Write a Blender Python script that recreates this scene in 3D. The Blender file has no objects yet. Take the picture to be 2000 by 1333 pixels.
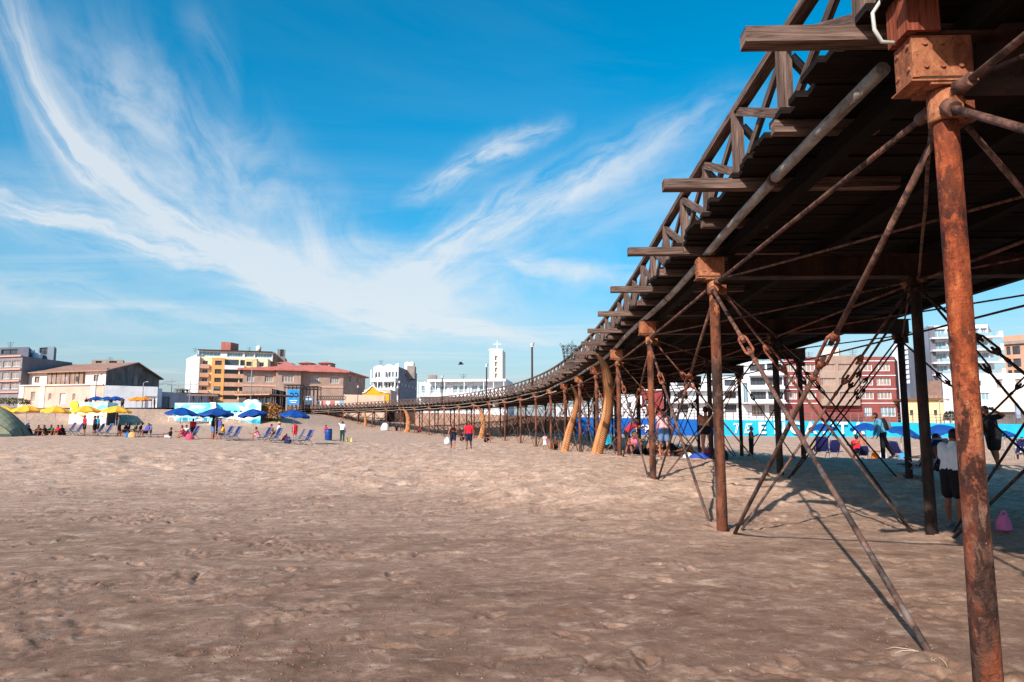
import bpy, bmesh, math, random
import numpy as np
from mathutils import Vector, Matrix
random.seed(7); RNG = np.random.default_rng(11)
V = Vector; R = math.radians
scene = bpy.context.scene
COL = scene.collection

# ------------------------------------------------------------------ camera (eye 1.6 m above the lower sand)
F = 1400.0; HOR = 835.0; EYE = 1.6
PITCH = math.atan((HOR-666.5)/F)
cam = bpy.data.cameras.new('camera'); co = bpy.data.objects.new('camera', cam); COL.objects.link(co)
co.location = (0, 0, EYE); co.rotation_euler = (math.pi/2+PITCH, 0, 0)
cam.sensor_width = 36; cam.lens = 36*F/2000; cam.clip_end = 4000; cam.clip_start = .05
scene.camera = co
_c, _s = math.cos(PITCH), math.sin(PITCH)
def ray(px, py):
    u = (px-1000)/F; v = (666.5-py)/F
    Y = _c-v*_s
    return u/Y, (_s+v*_c)/Y
def at(px, py, d):
    a, t = ray(px, py); return V((a*d, d, EYE+t*d))
def ax(px, d): return ray(px, HOR)[0]*d
def az(py, d): return EYE+ray(1000, py)[1]*d
def lin(*c):
    return tuple(((x/255)/12.92 if x <= 10 else ((x/255+.055)/1.055)**2.4) for x in c)

# ------------------------------------------------------------------ materials
class NT:
    def __init__(s, nt): s.nt = nt; s.n = nt.nodes; s.l = nt.links
    def node(s, t, **kw):
        n = s.n.new(t)
        for k, v in kw.items(): setattr(n, k, v)
        return n
    def put(s, sock, v):
        if hasattr(v, 'is_linked') or isinstance(v, bpy.types.NodeSocket): s.l.new(v, sock)
        else: sock.default_value = v
    def math(s, op, a, b=0.0, c=None, clamp=False):
        n = s.node('ShaderNodeMath', operation=op, use_clamp=clamp)
        s.put(n.inputs[0], a); s.put(n.inputs[1], b)
        if c is not None: s.put(n.inputs[2], c)
        return n.outputs[0]
    def mix(s, f, a, b, blend='MIX'):
        n = s.node('ShaderNodeMix', data_type='RGBA', blend_type=blend)
        s.put(n.inputs[0], f)
        for i, v in ((6, a), (7, b)):
            if isinstance(v, tuple): v = (v+(1,))[:4]
            s.put(n.inputs[i], v)
        return n.outputs[2]
    def ramp(s, f, stops, interp='LINEAR'):
        n = s.node('ShaderNodeValToRGB'); r = n.color_ramp; r.interpolation = interp
        while len(r.elements) < len(stops): r.elements.new(.5)
        for e, (p, c) in zip(r.elements, stops):
            e.position = p; e.color = ((c,)*3+(1,)) if not isinstance(c, tuple) else (c+(1,))[:4]
        s.put(n.inputs[0], f); return n.outputs[0]
    def noise(s, vec, scale, detail=4, rough=.55, dist=0):
        n = s.node('ShaderNodeTexNoise'); n.inputs['Scale'].default_value = scale
        n.inputs['Detail'].default_value = detail; n.inputs['Roughness'].default_value = rough
        n.inputs['Distortion'].default_value = dist
        s.l.new(vec, n.inputs['Vector']); return n.outputs['Fac']
    def mapping(s, vec, scale=(1, 1, 1), rot=(0, 0, 0), loc=(0, 0, 0)):
        n = s.node('ShaderNodeMapping'); n.inputs['Scale'].default_value = scale
        n.inputs['Rotation'].default_value = rot; n.inputs['Location'].default_value = loc
        s.l.new(vec, n.inputs['Vector']); return n.outputs[0]
    def coord(s, k='Object'): return s.node('ShaderNodeTexCoord').outputs[k]
    def bump(s, h, strength=.3, dist=.02, normal=None):
        n = s.node('ShaderNodeBump'); n.inputs['Strength'].default_value = strength; n.inputs['Distance'].default_value = dist
        s.l.new(h, n.inputs['Height'])
        if normal is not None: s.l.new(normal, n.inputs['Normal'])
        return n.outputs[0]
def newmat(name):
    m = bpy.data.materials.new(name); m.use_nodes = True; t = NT(m.node_tree)
    b = m.node_tree.nodes['Principled BSDF']; b.inputs['Roughness'].default_value = .85
    b.inputs['Specular IOR Level'].default_value = .25
    return m, t, b
_mc = {}
def mat(name, c1, c2=None, scale=3., rough=.85, bump=0., bscale=40., metal=0., coord='Object', stretch=(1, 1, 1), spec=.25, contrast=.25, detail=5):
    if name in _mc: return _mc[name]
    m, t, b = newmat(name)
    if c2 is None: c2 = tuple(x*.78 for x in c1)
    vec = t.mapping(t.coord(coord), stretch)
    f = t.noise(vec, scale, detail, .62)
    f2 = t.ramp(f, [(.5-contrast, 0.), (.5+contrast, 1.)])
    base = t.mix(f2, c2, c1)
    if any(k in name for k in ('wall', 'brick', 'render', 'concrete', 'cream', 'roof', 'panel')):      # rain streaks and soot stains
        o = t.coord('Object'); g = t.noise(t.mapping(o, (1, 1, .09)), 1.7, 6, .7); g2 = t.noise(o, .35, 5, .65)
        k = t.math('ADD', t.ramp(g, [(.50, 0.), (.72, .32)]), t.ramp(g2, [(.50, 0.), (.68, .22)]))
        base = t.mix(k, base, tuple(x*.42 for x in c2[:3]))
    t.l.new(base, b.inputs['Base Color'])
    b.inputs['Roughness'].default_value = rough; b.inputs['Metallic'].default_value = metal; b.inputs['Specular IOR Level'].default_value = spec
    if bump:
        t.l.new(t.bump(t.noise(vec, bscale, 4, .6), bump, .01), b.inputs['Normal'])
    _mc[name] = m; return m
def rust_mat(name, cols, scale=7., stretch=(1, 1, .35), bump=.6, zfade=None):
    m, t, b = newmat(name)
    o = t.coord('Object'); vec = t.mapping(o, stretch)
    f = t.noise(vec, scale, 8, .68, .4)
    col = t.ramp(f, [(.30, cols[0]), (.44, cols[1]), (.56, cols[2]), (.70, cols[3])])
    g = t.noise(o, 34., 5, .7)
    pits = t.ramp(g, [(.56, 0.), (.66, 1.)])
    col = t.mix(t.math('MULTIPLY', pits, .7), col, cols[0])
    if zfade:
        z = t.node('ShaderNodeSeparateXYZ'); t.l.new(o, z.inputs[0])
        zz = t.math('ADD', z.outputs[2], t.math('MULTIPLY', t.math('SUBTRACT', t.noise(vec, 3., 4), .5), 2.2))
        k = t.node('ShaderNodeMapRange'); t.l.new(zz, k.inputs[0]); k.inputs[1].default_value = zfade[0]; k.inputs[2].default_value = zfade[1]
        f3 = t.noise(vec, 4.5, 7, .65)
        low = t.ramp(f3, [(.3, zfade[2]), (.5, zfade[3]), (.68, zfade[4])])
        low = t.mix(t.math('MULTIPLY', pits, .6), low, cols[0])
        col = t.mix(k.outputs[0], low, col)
        sc = t.ramp(t.noise(t.mapping(o, (1, 1, .55)), 9., 6, .7, .6), [(.47, 0.), (.54, 1.)])
        col = t.mix(t.math('MULTIPLY', sc, .85), col, cols[0])
        st = t.ramp(t.noise(t.mapping(o, (1, 1, .30)), 3.2, 6, .6), [(.46, 0.), (.60, .55)])
        col = t.mix(st, col, cols[2])
        fl = t.ramp(t.noise(o, 22., 5, .75), [(.66, 0.), (.70, .9)]); col = t.mix(fl, col, lin(176, 150, 136))
    t.l.new(col, b.inputs['Base Color']); b.inputs['Roughness'].default_value = .8; b.inputs['Specular IOR Level'].default_value = .3
    h = t.math('ADD', t.math('MULTIPLY', f, .8), t.math('MULTIPLY', g, 1.0))
    t.l.new(t.bump(h, bump, .025), b.inputs['Normal'])
    return m
def wood_mat(name, a, bcol, dark):
    m, t, b = newmat(name)
    uv = t.coord('UV')
    f = t.noise(t.mapping(uv, (2.2, 42, 1)), 1., 6, .65, .3)
    g = t.noise(t.mapping(uv, (.9, 3.5, 1)), 1., 3)
    col = t.ramp(f, [(.30, dark), (.46, bcol), (.66, a)])
    col = t.mix(t.ramp(g, [(.35, .55), (.7, 0.)]), col, dark)
    t.l.new(col, b.inputs['Base Color']); b.inputs['Roughness'].default_value = .9; b.inputs['Specular IOR Level'].default_value = .12
    t.l.new(t.bump(f, .55, .012), b.inputs['Normal'])
    return m
def glass_mat(name, col, rough=.12):
    m, t, b = newmat(name)
    f = t.noise(t.coord('Object'), .6, 2)
    t.l.new(t.mix(f, tuple(x*.5 for x in col), tuple(x*1.5 for x in col)), b.inputs['Base Color'])
    b.inputs['Roughness'].default_value = rough; b.inputs['Specular IOR Level'].default_value = .5
    return m

# ------------------------------------------------------------------ mesh builder
class MB:
    def __init__(s): s.v = []; s.f = []; s.uv = []; s.sm = []
    def face(s, idx, uv=None, smooth=False):
        s.f.append(tuple(idx)); s.uv.extend(uv if uv else [(0, 0)]*len(idx)); s.sm.append(smooth)
    def quad(s, a, b, c, d):
        i = len(s.v); s.v += [V(a), V(b), V(c), V(d)]
        w = (V(b)-V(a)).length; h = (V(d)-V(a)).length
        s.face((i, i+1, i+2, i+3), [(0, 0), (w, 0), (w, h), (0, h)]); return s
    def poly(s, pts):
        i = len(s.v); s.v += [V(p) for p in pts]; s.face(range(i, i+len(pts)), [(p[0], p[2]) for p in pts]); return s
    def hexa(s, o, ex, ey, ez):          # box from a corner and three edge vectors; u runs along ex
        o, ex, ey, ez = V(o), V(ex), V(ey), V(ez); i = len(s.v); k = random.random()*9
        for c in ((0, 0, 0), (1, 0, 0), (1, 1, 0), (0, 1, 0), (0, 0, 1), (1, 0, 1), (1, 1, 1), (0, 1, 1)):
            s.v.append(o+ex*c[0]+ey*c[1]+ez*c[2])
        L, A, B = ex.length, ey.length, ez.length
        q = lambda l, h, e=0: [(k, k+e), (k+l, k+e), (k+l, k+h+e), (k, k+h+e)]
        flip = ex.cross(ey).dot(ez) < 0
        fs = [((0, 3, 2, 1), [(k, k), (k, k+A), (k+L, k+A), (k+L, k)]), ((4, 5, 6, 7), q(L, A, .3)), ((0, 1, 5, 4), q(L, B, .6)),
              ((2, 3, 7, 6), q(L, B, .9)), ((1, 2, 6, 5), [(k+x*.15, k+y) for x, y in ((0, 0), (A, 0), (A, B), (0, B))]), ((3, 0, 4, 7), [(k+x*.15, k+y) for x, y in ((0, 0), (A, 0), (A, B), (0, B))])]
        for f, uv in fs:
            f = [i+j for j in f]
            if flip: f = f[::-1]; uv = uv[::-1]
            s.face(f, uv)
        return s
    def box(s, c, size, rz=0):
        c = V(c); x, y, z = size; m = Matrix.Rotation(rz, 3, 'Z')
        return s.hexa(c+m@V((-x/2, -y/2, -z/2)), m@V((x, 0, 0)), m@V((0, y, 0)), V((0, 0, z)))
    def bar(s, a, b, w, h, up=(0, 0, 1)):   # rectangular bar a->b, w sideways, h along up
        a, b = V(a), V(b); d = (b-a); up = V(up)
        sd = d.cross(up)
        if sd.length < 1e-5: sd = d.cross(V((1, 0, 0)))
        sd.normalize(); u = sd.cross(d).normalized()
        return s.hexa(a-sd*w/2-u*h/2, d, sd*w, u*h)
    def tube(s, pts, rad, n=10, caps=True, flat=1., smooth=True, side=None):
        pts = [V(p) for p in pts]; 
        if not isinstance(rad, (list, tuple)): rad = [rad]*len(pts)
        i0 = len(s.v); prev = None; L = 0; Ls = []
        for k, p in enumerate(pts):
            d = (pts[min(k+1, len(pts)-1)]-pts[max(k-1, 0)]).normalized()
            if prev is None:
                ref = V(side) if side else (V((0, 0, 1)) if abs(d.z) < .9 else V((1, 0, 0)))
                a = (ref-d*ref.dot(d)).normalized()
            else: a = (prev-d*prev.dot(d)).normalized()
            prev = a; b = d.cross(a)
            if k: L += (p-pts[k-1]).length
            Ls.append(L)
            for j in range(n):
                t = 2*math.pi*j/n; s.v.append(p+a*math.cos(t)*rad[k]+b*math.sin(t)*rad[k]*flat)
        for k in range(len(pts)-1):
            for j in range(n):
                a = i0+k*n+j; b = i0+k*n+(j+1) % n
                u0, u1 = j/n, (j+1)/n
                s.face((a, b, b+n, a+n), [(Ls[k], u0), (Ls[k], u1), (Ls[k+1], u1), (Ls[k+1], u0)], smooth)
        if caps:
            s.face([i0+j for j in range(n)][::-1]); e = i0+(len(pts)-1)*n; s.face([e+j for j in range(n)])
        return s
    def ball(s, c, r, n=10, m=6, smooth=True):
        if not isinstance(r, (tuple, list)): r = (r, r, r)
        c = V(c); i0 = len(s.v)
        for k in range(m+1):
            ph = math.pi*k/m
            for j in range(n):
                t = 2*math.pi*j/n
                s.v.append(c+V((r[0]*math.sin(ph)*math.cos(t), r[1]*math.sin(ph)*math.sin(t), r[2]*math.cos(ph))))
        for k in range(m):
            for j in range(n):
                a = i0+k*n+j; b = i0+k*n+(j+1) % n; s.face((a, a+n, b+n, b), None, smooth)
        return s
    def extrude(s, pts, d):                # flat outline pts pushed along d
        pts = [V(p) for p in pts]; d = V(d); i = len(s.v); n = len(pts)
        s.v += pts+[p+d for p in pts]
        nr = V((0, 0, 0))
        for k in range(n): nr += pts[k].cross(pts[(k+1) % n])
        order = range(n) if nr.dot(d) < 0 else range(n-1, -1, -1)
        o = list(order)
        s.face([i+k for k in o]); s.face([i+n+k for k in reversed(o)])
        for k in range(n):
            a, b = o[k], o[(k+1) % n]; s.face((i+b, i+a, i+n+a, i+n+b), [(0, 0), (1, 0), (1, 1), (0, 1)])
        return s
    def build(s, name, m, parent=None, off=None):
        if off is None: off = wloc(parent) if parent is not None else V((0, 0, 0))
        me = bpy.data.meshes.new(name); me.from_pydata([tuple(p-off) for p in s.v], [], s.f)
        if s.f:
            ul = me.uv_layers.new(name='UVMap'); ul.data.foreach_set('uv', [x for p in s.uv for x in p])
            me.polygons.foreach_set('use_smooth', s.sm)
        if m: me.materials.append(m)
        me.update()
        o = bpy.data.objects.new(name, me); COL.objects.link(o)
        if parent is not None: o.parent = parent
        else: pass
        return o
def wloc(o):
    p = V((0, 0, 0))
    while o is not None: p += o.location; o = o.parent
    return p
def tag(o, label, cat, group=None, kind=None):
    if label: o['label'] = label
    if cat: o['category'] = cat
    if group: o['group'] = group
    if kind: o['kind'] = kind
    return o
def thing(name, loc, label, cat, group=None, rz=0):
    o = bpy.data.objects.new(name, None); COL.objects.link(o); o.location = loc; o.rotation_euler = (0, 0, rz)
    o.empty_display_size = .2
    return tag(o, label, cat, group)
def solo(mb, name, m, loc, label, cat, group=None):     # a thing that is one mesh, vertices in world space
    o = mb.build(name, m, None, V(loc)); o.location = loc
    return tag(o, label, cat, group)
def dup(root, loc, rz, label=None, group=None, scale=None):
    r = root.copy(); COL.objects.link(r); r.location = loc; r.rotation_euler = (0, 0, rz)
    if scale: r.scale = scale
    if label: r['label'] = label
    if group: r['group'] = group
    for ch in list(root.children):
        c = ch.copy(); COL.objects.link(c); c.parent = r
        for g in list(ch.children):
            d = g.copy(); COL.objects.link(d); d.parent = c
    return r
def sstep(a, b, x):
    t = min(1, max(0, (x-a)/(b-a))); return t*t*(3-2*t)
# ------------------------------------------------------------------ sand
GX = [-70, -40, -22, -8, -2, 3.3, 9, 20, 60]
GT = {  # height profile of the beach along depth for each line of X
 -70: [(0, 0), (22, 0), (30, .3), (38, .7), (50, .9), (62, 1.1), (75, 1.4), (86, 1.9), (97, 2.6), (103, 4.3)],
 -40: [(0, 0), (22, 0), (29, .2), (36, .52), (41, .66), (50, .75), (62, 1.0), (75, 1.15), (88, 1.5), (97, 1.9), (104, 4.2)],
 -22: [(0, 0), (21, 0), (28, .15), (35, .45), (40, .62), (48, .66), (58, .72), (75, .8), (100, 1.0), (118, 1.5), (135, 2.2), (150, 3.2)],
 -8: [(0, 0), (17, 0), (24, .15), (31, .33), (37, .38), (44, .3), (60, .3), (80, .4), (100, .5), (130, .9)],
 -2: [(0, 0), (14, .0), (20, .25), (26, .5), (31, .52), (37, .38), (44, .26), (55, .2), (80, .4), (130, .9)],
 3.3: [(0, 0), (9, .03), (12, .08), (15, .2), (18, .41), (22, .6), (26, .66), (31, .52), (37, .33), (44, .17), (52, .1), (60, .18), (70, .5), (77, .95), (130, 1.)],
 9: [(0, 0), (10, .0), (13, .1), (16, .34), (18, .5), (21, .58), (26, .45), (32, .2), (40, .1), (55, .2), (77, .9), (130, 1.)],
 20: [(0, 0), (11, .05), (15, .3), (20, .5), (26, .42), (34, .15), (44, .08), (60, .25), (77, .7), (130, .9)],
 60: [(0, 0), (14, .1), (22, .4), (40, .2), (77, .45), (130, .6)]}
def ground_np(X, Y):
    P = []
    Yw = Y + 1.1*np.sin(X*.33+1.)+.7*np.sin(X*.9+Y*.05)
    for gx in GX:
        t = GT[gx]; P.append(np.interp(Yw, [a for a, b in t], [b for a, b in t]))
    P = np.array(P); k = np.clip(np.searchsorted(GX, X)-1, 0, len(GX)-2)
    g = np.array(GX, float); w = np.clip((X-g[k])/(g[k+1]-g[k]), 0, 1); w = w*w*(3-2*w)
    ii = np.arange(len(X))
    return P[k, ii]*(1-w)+P[k+1, ii]*w
def gz(x, y): return float(ground_np(np.array([x], float), np.array([y], float))[0])
def vnoise(X, Y, sc, seed):
    r = np.random.default_rng(seed); T = r.random((256, 256))
    x = X/sc; y = Y/sc; xi = np.floor(x).astype(int); yi = np.floor(y).astype(int)
    fx = x-xi; fy = y-yi; fx = fx*fx*fx*(fx*(fx*6-15)+10); fy = fy*fy*fy*(fy*(fy*6-15)+10)
    g = lambda a, b: T[a % 256, b % 256]
    return (g(xi, yi)*(1-fx)+g(xi+1, yi)*fx)*(1-fy)+(g(xi, yi+1)*(1-fx)+g(xi+1, yi+1)*fx)*fy-.5
def rot(X, Y, a): return X*math.cos(a)+Y*math.sin(a), -X*math.sin(a)+Y*math.cos(a)
GRID = {}
def build_sand():
    NA = 1240
    ang = np.concatenate([np.linspace(-44, 44, NA), np.linspace(44, 316, 110)[1:-1]])*math.pi/180
    rr = np.concatenate([[.25, .6, 1., 1.5, 2.], np.exp(np.linspace(math.log(2.4), math.log(80), 860)), np.linspace(83, 170, 50), [220, 320, 500, 900, 1800]])
    na, nr = len(ang), len(rr); GRID.update(na=na, nr=nr, ang=ang, rr=rr)
    A, Rr = np.meshgrid(ang, rr); X = (Rr*np.sin(A)).ravel(); Y = (Rr*np.cos(A)).ravel(); D = Rr.ravel()
    Z = ground_np(X, Y)
    # churned sand: trodden patches, tracks, footprints
    x1, y1 = rot(X, Y, .35)
    wx = X+.5*vnoise(X, Y, 1.3, 3); wy = Y+.5*vnoise(X, Y, 1.3, 4)
    patch = np.clip(vnoise(X*.55, Y, 1.1, 5)*2.6+.45+vnoise(X, Y, 4.5, 15)*.8, 0, 1)
    rough = np.clip(vnoise(wx*.6, wy*1.3, .55, 35)*4.+.25, 0, 1)*(.35+.65*patch)
    n = .020*vnoise(x1*.6, y1, .62, 6)+.016*vnoise(wx, wy*1.3, .30, 7)+rough*(.030*vnoise(wx, wy, .15, 8)+.030*vnoise(wx, wy, .085, 9)+.016*vnoise(X, Y, .05, 19))
    rid = -np.clip(.045-np.abs(vnoise(wx*.7, wy*1.6, .55, 21)), 0, 1)*.7*rough
    berm = np.exp(-((Z-.28)/.22)**2)*(D > 12)*(D < 60)
    xs, ys = rot(X, Y, .75)
    nb = .10*vnoise(wx, wy*.6, 1.0, 10)+.10*vnoise(xs*.35, ys*1.3, .42, 12)-np.abs(vnoise(wx, wy*.6, .6, 13))*.12+.07*vnoise(xs*.5, ys, .2, 17)
    up = np.clip((Z-.25)/.2, 0, 1)
    nu = .045*vnoise(X, Y, .7, 14)+.045*vnoise(X, Y, .28, 16)
    Z2 = Z+.8*(n+rid)*np.clip(1.3-D/60, .2, 1)+berm*nb*1.1+up*nu*.8*(D < 140)
    foot = np.zeros_like(Z2)
    idx_y = np.argsort(Y)
    Ys = Y[idx_y]
    trails = []
    for k in range(26):
        px, py = RNG.uniform(-12, 7), RNG.uniform(3.4, 26); a = RNG.normal(.2, .9)
        for q in range(RNG.integers(3, 12)):
            px += .62*math.cos(a); py += .62*math.sin(a)*.8; a += RNG.normal(0, .08); trails.append((px+RNG.normal(0, .06), py+(.11 if q % 2 else -.11), a))
    for k in range(260): trails.append((RNG.uniform(-14, 8), RNG.uniform(3.2, 24), RNG.uniform(0, 6)))
    for fx, fy, a in trails:
        lo, hi = np.searchsorted(Ys, [fy-.34, fy+.34]); ii = idx_y[lo:hi]
        dx = X[ii]-fx; dy = Y[ii]-fy; ok = (dx*dx+dy*dy) < .1; ii = ii[ok]; dx = dx[ok]; dy = dy[ok]
        u = (dx*math.cos(a)+dy*math.sin(a))/.15; v = (-dx*math.sin(a)+dy*math.cos(a))/.065
        q = np.sqrt(u*u+v*v)
        foot[ii] += (-.020*np.exp(-q**3)+.008*np.exp(-((q-1.35)/.3)**2))*(1+2.4*vnoise(X[ii], Y[ii], .08, 31))
    Z2 += foot*np.clip(1-.9*(np.hypot(X, Y) > 40), 0, 1)
    verts = np.stack([X, Y, Z2], 1)
    verts = np.vstack([verts, [[0, 0, 0]]])
    i = np.arange(nr-1)[:, None]*na; j = np.arange(na)[None, :]; j2 = (j+1) % na
    q = np.stack([i+j, i+na+j, i+na+j2, i+j2], -1).reshape(-1, 4)
    me = bpy.data.meshes.new('beach_sand')
    tri = np.stack([np.full(na, nr*na), np.arange(na), (np.arange(na)+1) % na], -1)
    nv = len(verts); nl = q.size+tri.size
    me.vertices.add(nv); me.vertices.foreach_set('co', verts.ravel())
    me.loops.add(nl); me.loops.foreach_set('vertex_index', np.concatenate([q.ravel(), tri.ravel()]).astype(np.int32))
    me.polygons.add(len(q)+len(tri))
    ls = np.concatenate([np.arange(len(q))*4, q.size+np.arange(len(tri))*3]).astype(np.int32)
    me.polygons.foreach_set('loop_start', ls)
    me.polygons.foreach_set('use_smooth', np.ones(len(q)+len(tri), bool))
    me.update(calc_edges=True); me.validate()
    m, t, b = newmat('sand')
    o = t.coord('Object')
    sx = t.node('ShaderNodeSeparateXYZ'); t.l.new(o, sx.inputs[0])
    n1 = t.noise(t.mapping(o, (.8, 1.1, 1), (0, 0, -.3)), 2.6, 9, .66, .4)
    n5 = t.noise(t.mapping(o, (.85, 1.1, 1), (0, 0, .4)), 4.6, 7, .7, .3)
    n2 = t.noise(t.mapping(o, (.12, .45, 1), (0, 0, .15)), 1., 4, .5)
    n3 = t.noise(o, 11., 6, .7)
    n4 = t.noise(o, 85., 3, .7)
    # pale dry sand lies on the higher beach, browner damp sand low down
    wet = t.math('ADD', t.math('MULTIPLY', sx.outputs[1], .030), t.math('MULTIPLY', t.math('SUBTRACT', n2, .5), .6))
    wet = t.math('ADD', wet, t.math('MULTIPLY', sx.outputs[2], .7))
    dryf = t.ramp(wet, [(.15, 0.), (.70, 1.)])
    low = t.ramp(n1, [(.32, SAND[0]), (.45, SAND[1]), (.56, SAND[2]), (.66, SAND[3])])
    hi = t.ramp(n1, [(.34, SAND[4]), (.56, SAND[5]), (.74, SAND[6])])
    col = t.mix(dryf, low, hi)
    col = t.mix(t.ramp(n5, [(.54, 0.), (.66, .36)]), col, SAND[6])
    col = t.mix(t.ramp(n3, [(.38, .42), (.56, 0.)]), col, SAND[0])
    col = t.mix(t.ramp(n4, [(.60, 0.), (.72, .35)]), col, SAND[7])
    t.l.new(col, b.inputs['Base Color']); b.inputs['Roughness'].default_value = .95; b.inputs['Specular IOR Level'].default_value = .08
    bp = t.bump(t.noise(o, 24., 8, .78), .6, .03)
    bp = t.bump(n4, .35, .008, bp)
    t.l.new(bp, b.inputs['Normal'])
    me.materials.append(m)
    ob = bpy.data.objects.new('beach_sand', me); COL.objects.link(ob); tag(ob, 'brown beach sand churned with footprints in front of the pier', 'sand', None, 'structure')
    return ob
SAND = [lin(106, 79, 65), lin(130, 101, 85), lin(141, 111, 93), lin(174, 143, 122), lin(170, 137, 116), lin(202, 169, 147), lin(222, 195, 173), lin(80, 60, 51)]
SAND_OB = build_sand()
def build_clods():
    ico = [V(p).normalized() for p in ((0, -.53, .85), (0, .53, .85), (0, -.53, -.85), (0, .53, -.85), (-.53, .85, 0), (.53, .85, 0), (-.53, -.85, 0), (.53, -.85, 0), (.85, 0, .53), (.85, 0, -.53), (-.85, 0, .53), (-.85, 0, -.53))]
    fc = []
    for i in range(12):
        for j in range(i+1, 12):
            for k in range(j+1, 12):
                a, b, c = ico[i], ico[j], ico[k]
                if max((a-b).length, (b-c).length, (a-c).length) < 1.15: fc.append((i, j, k) if (b-a).cross(c-a).dot(a) > 0 else (i, k, j))
    for nm, cnt, col, sz, lab in (('sand_clods', 9000, (lin(136, 104, 88), lin(112, 84, 70)), (.003, .011), 'small clods of damp sand strewn over the beach'), ('shell_fragments', 300, (lin(206, 190, 176), lin(150, 130, 118)), (.003, .008), 'pale shell fragments and pebbles strewn over the beach')):
        q = MB(); clus = [(RNG.uniform(-14, 8), math.exp(RNG.uniform(math.log(3), math.log(34)))) for _ in range(190)]
        for n in range(cnt):
            if n % 3: cx, cy = clus[RNG.integers(len(clus))]; s_ = .10*cy**.5; x, y = cx+RNG.normal(0, s_*1.6), cy+RNG.normal(0, s_)
            else: y = math.exp(RNG.uniform(math.log(2.8), math.log(42))); x = RNG.uniform(-.85, .75)*y
            r = RNG.uniform(*sz)*(1+max(0, y-6)*.05); z = ground_at(x, y); i0 = len(q.v); sc = V((RNG.uniform(.7, 1.5), RNG.uniform(.7, 1.5), RNG.uniform(.45, .9)))
            for p in ico: k = r*RNG.uniform(.75, 1.2); q.v.append(V((x+p.x*k*sc.x, y+p.y*k*sc.y, z+p.z*k*sc.z+r*.1)))
            for f in fc: q.face([i0+j for j in f], None, True)
        tag(q.build(nm, mat(nm, col[0], col[1], 30)), lab, 'sand' if nm == 'sand_clods' else 'shells', None, 'stuff')
def make_ground_at():
    me = SAND_OB.data; co_ = np.empty(len(me.vertices)*3); me.vertices.foreach_get('co', co_); co_ = co_.reshape(-1, 3)
    na, nr = GRID['na'], GRID['nr']; Z = co_[:na*nr, 2].reshape(nr, na); an, rr = GRID['ang'], GRID['rr']
    def f(x, y):
        a = math.atan2(x, y); r = math.hypot(x, y); i = min(max(int(np.searchsorted(rr, r))-1, 0), nr-2); j = min(max(int(np.searchsorted(an, a))-1, 0), na-2)
        u = (r-rr[i])/(rr[i+1]-rr[i]); v = (a-an[j])/(an[j+1]-an[j])
        return float((Z[i, j]*(1-v)+Z[i, j+1]*v)*(1-u)+(Z[i+1, j]*(1-v)+Z[i+1, j+1]*v)*u)
    return f
ground_at = make_ground_at(); build_clods()

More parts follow.
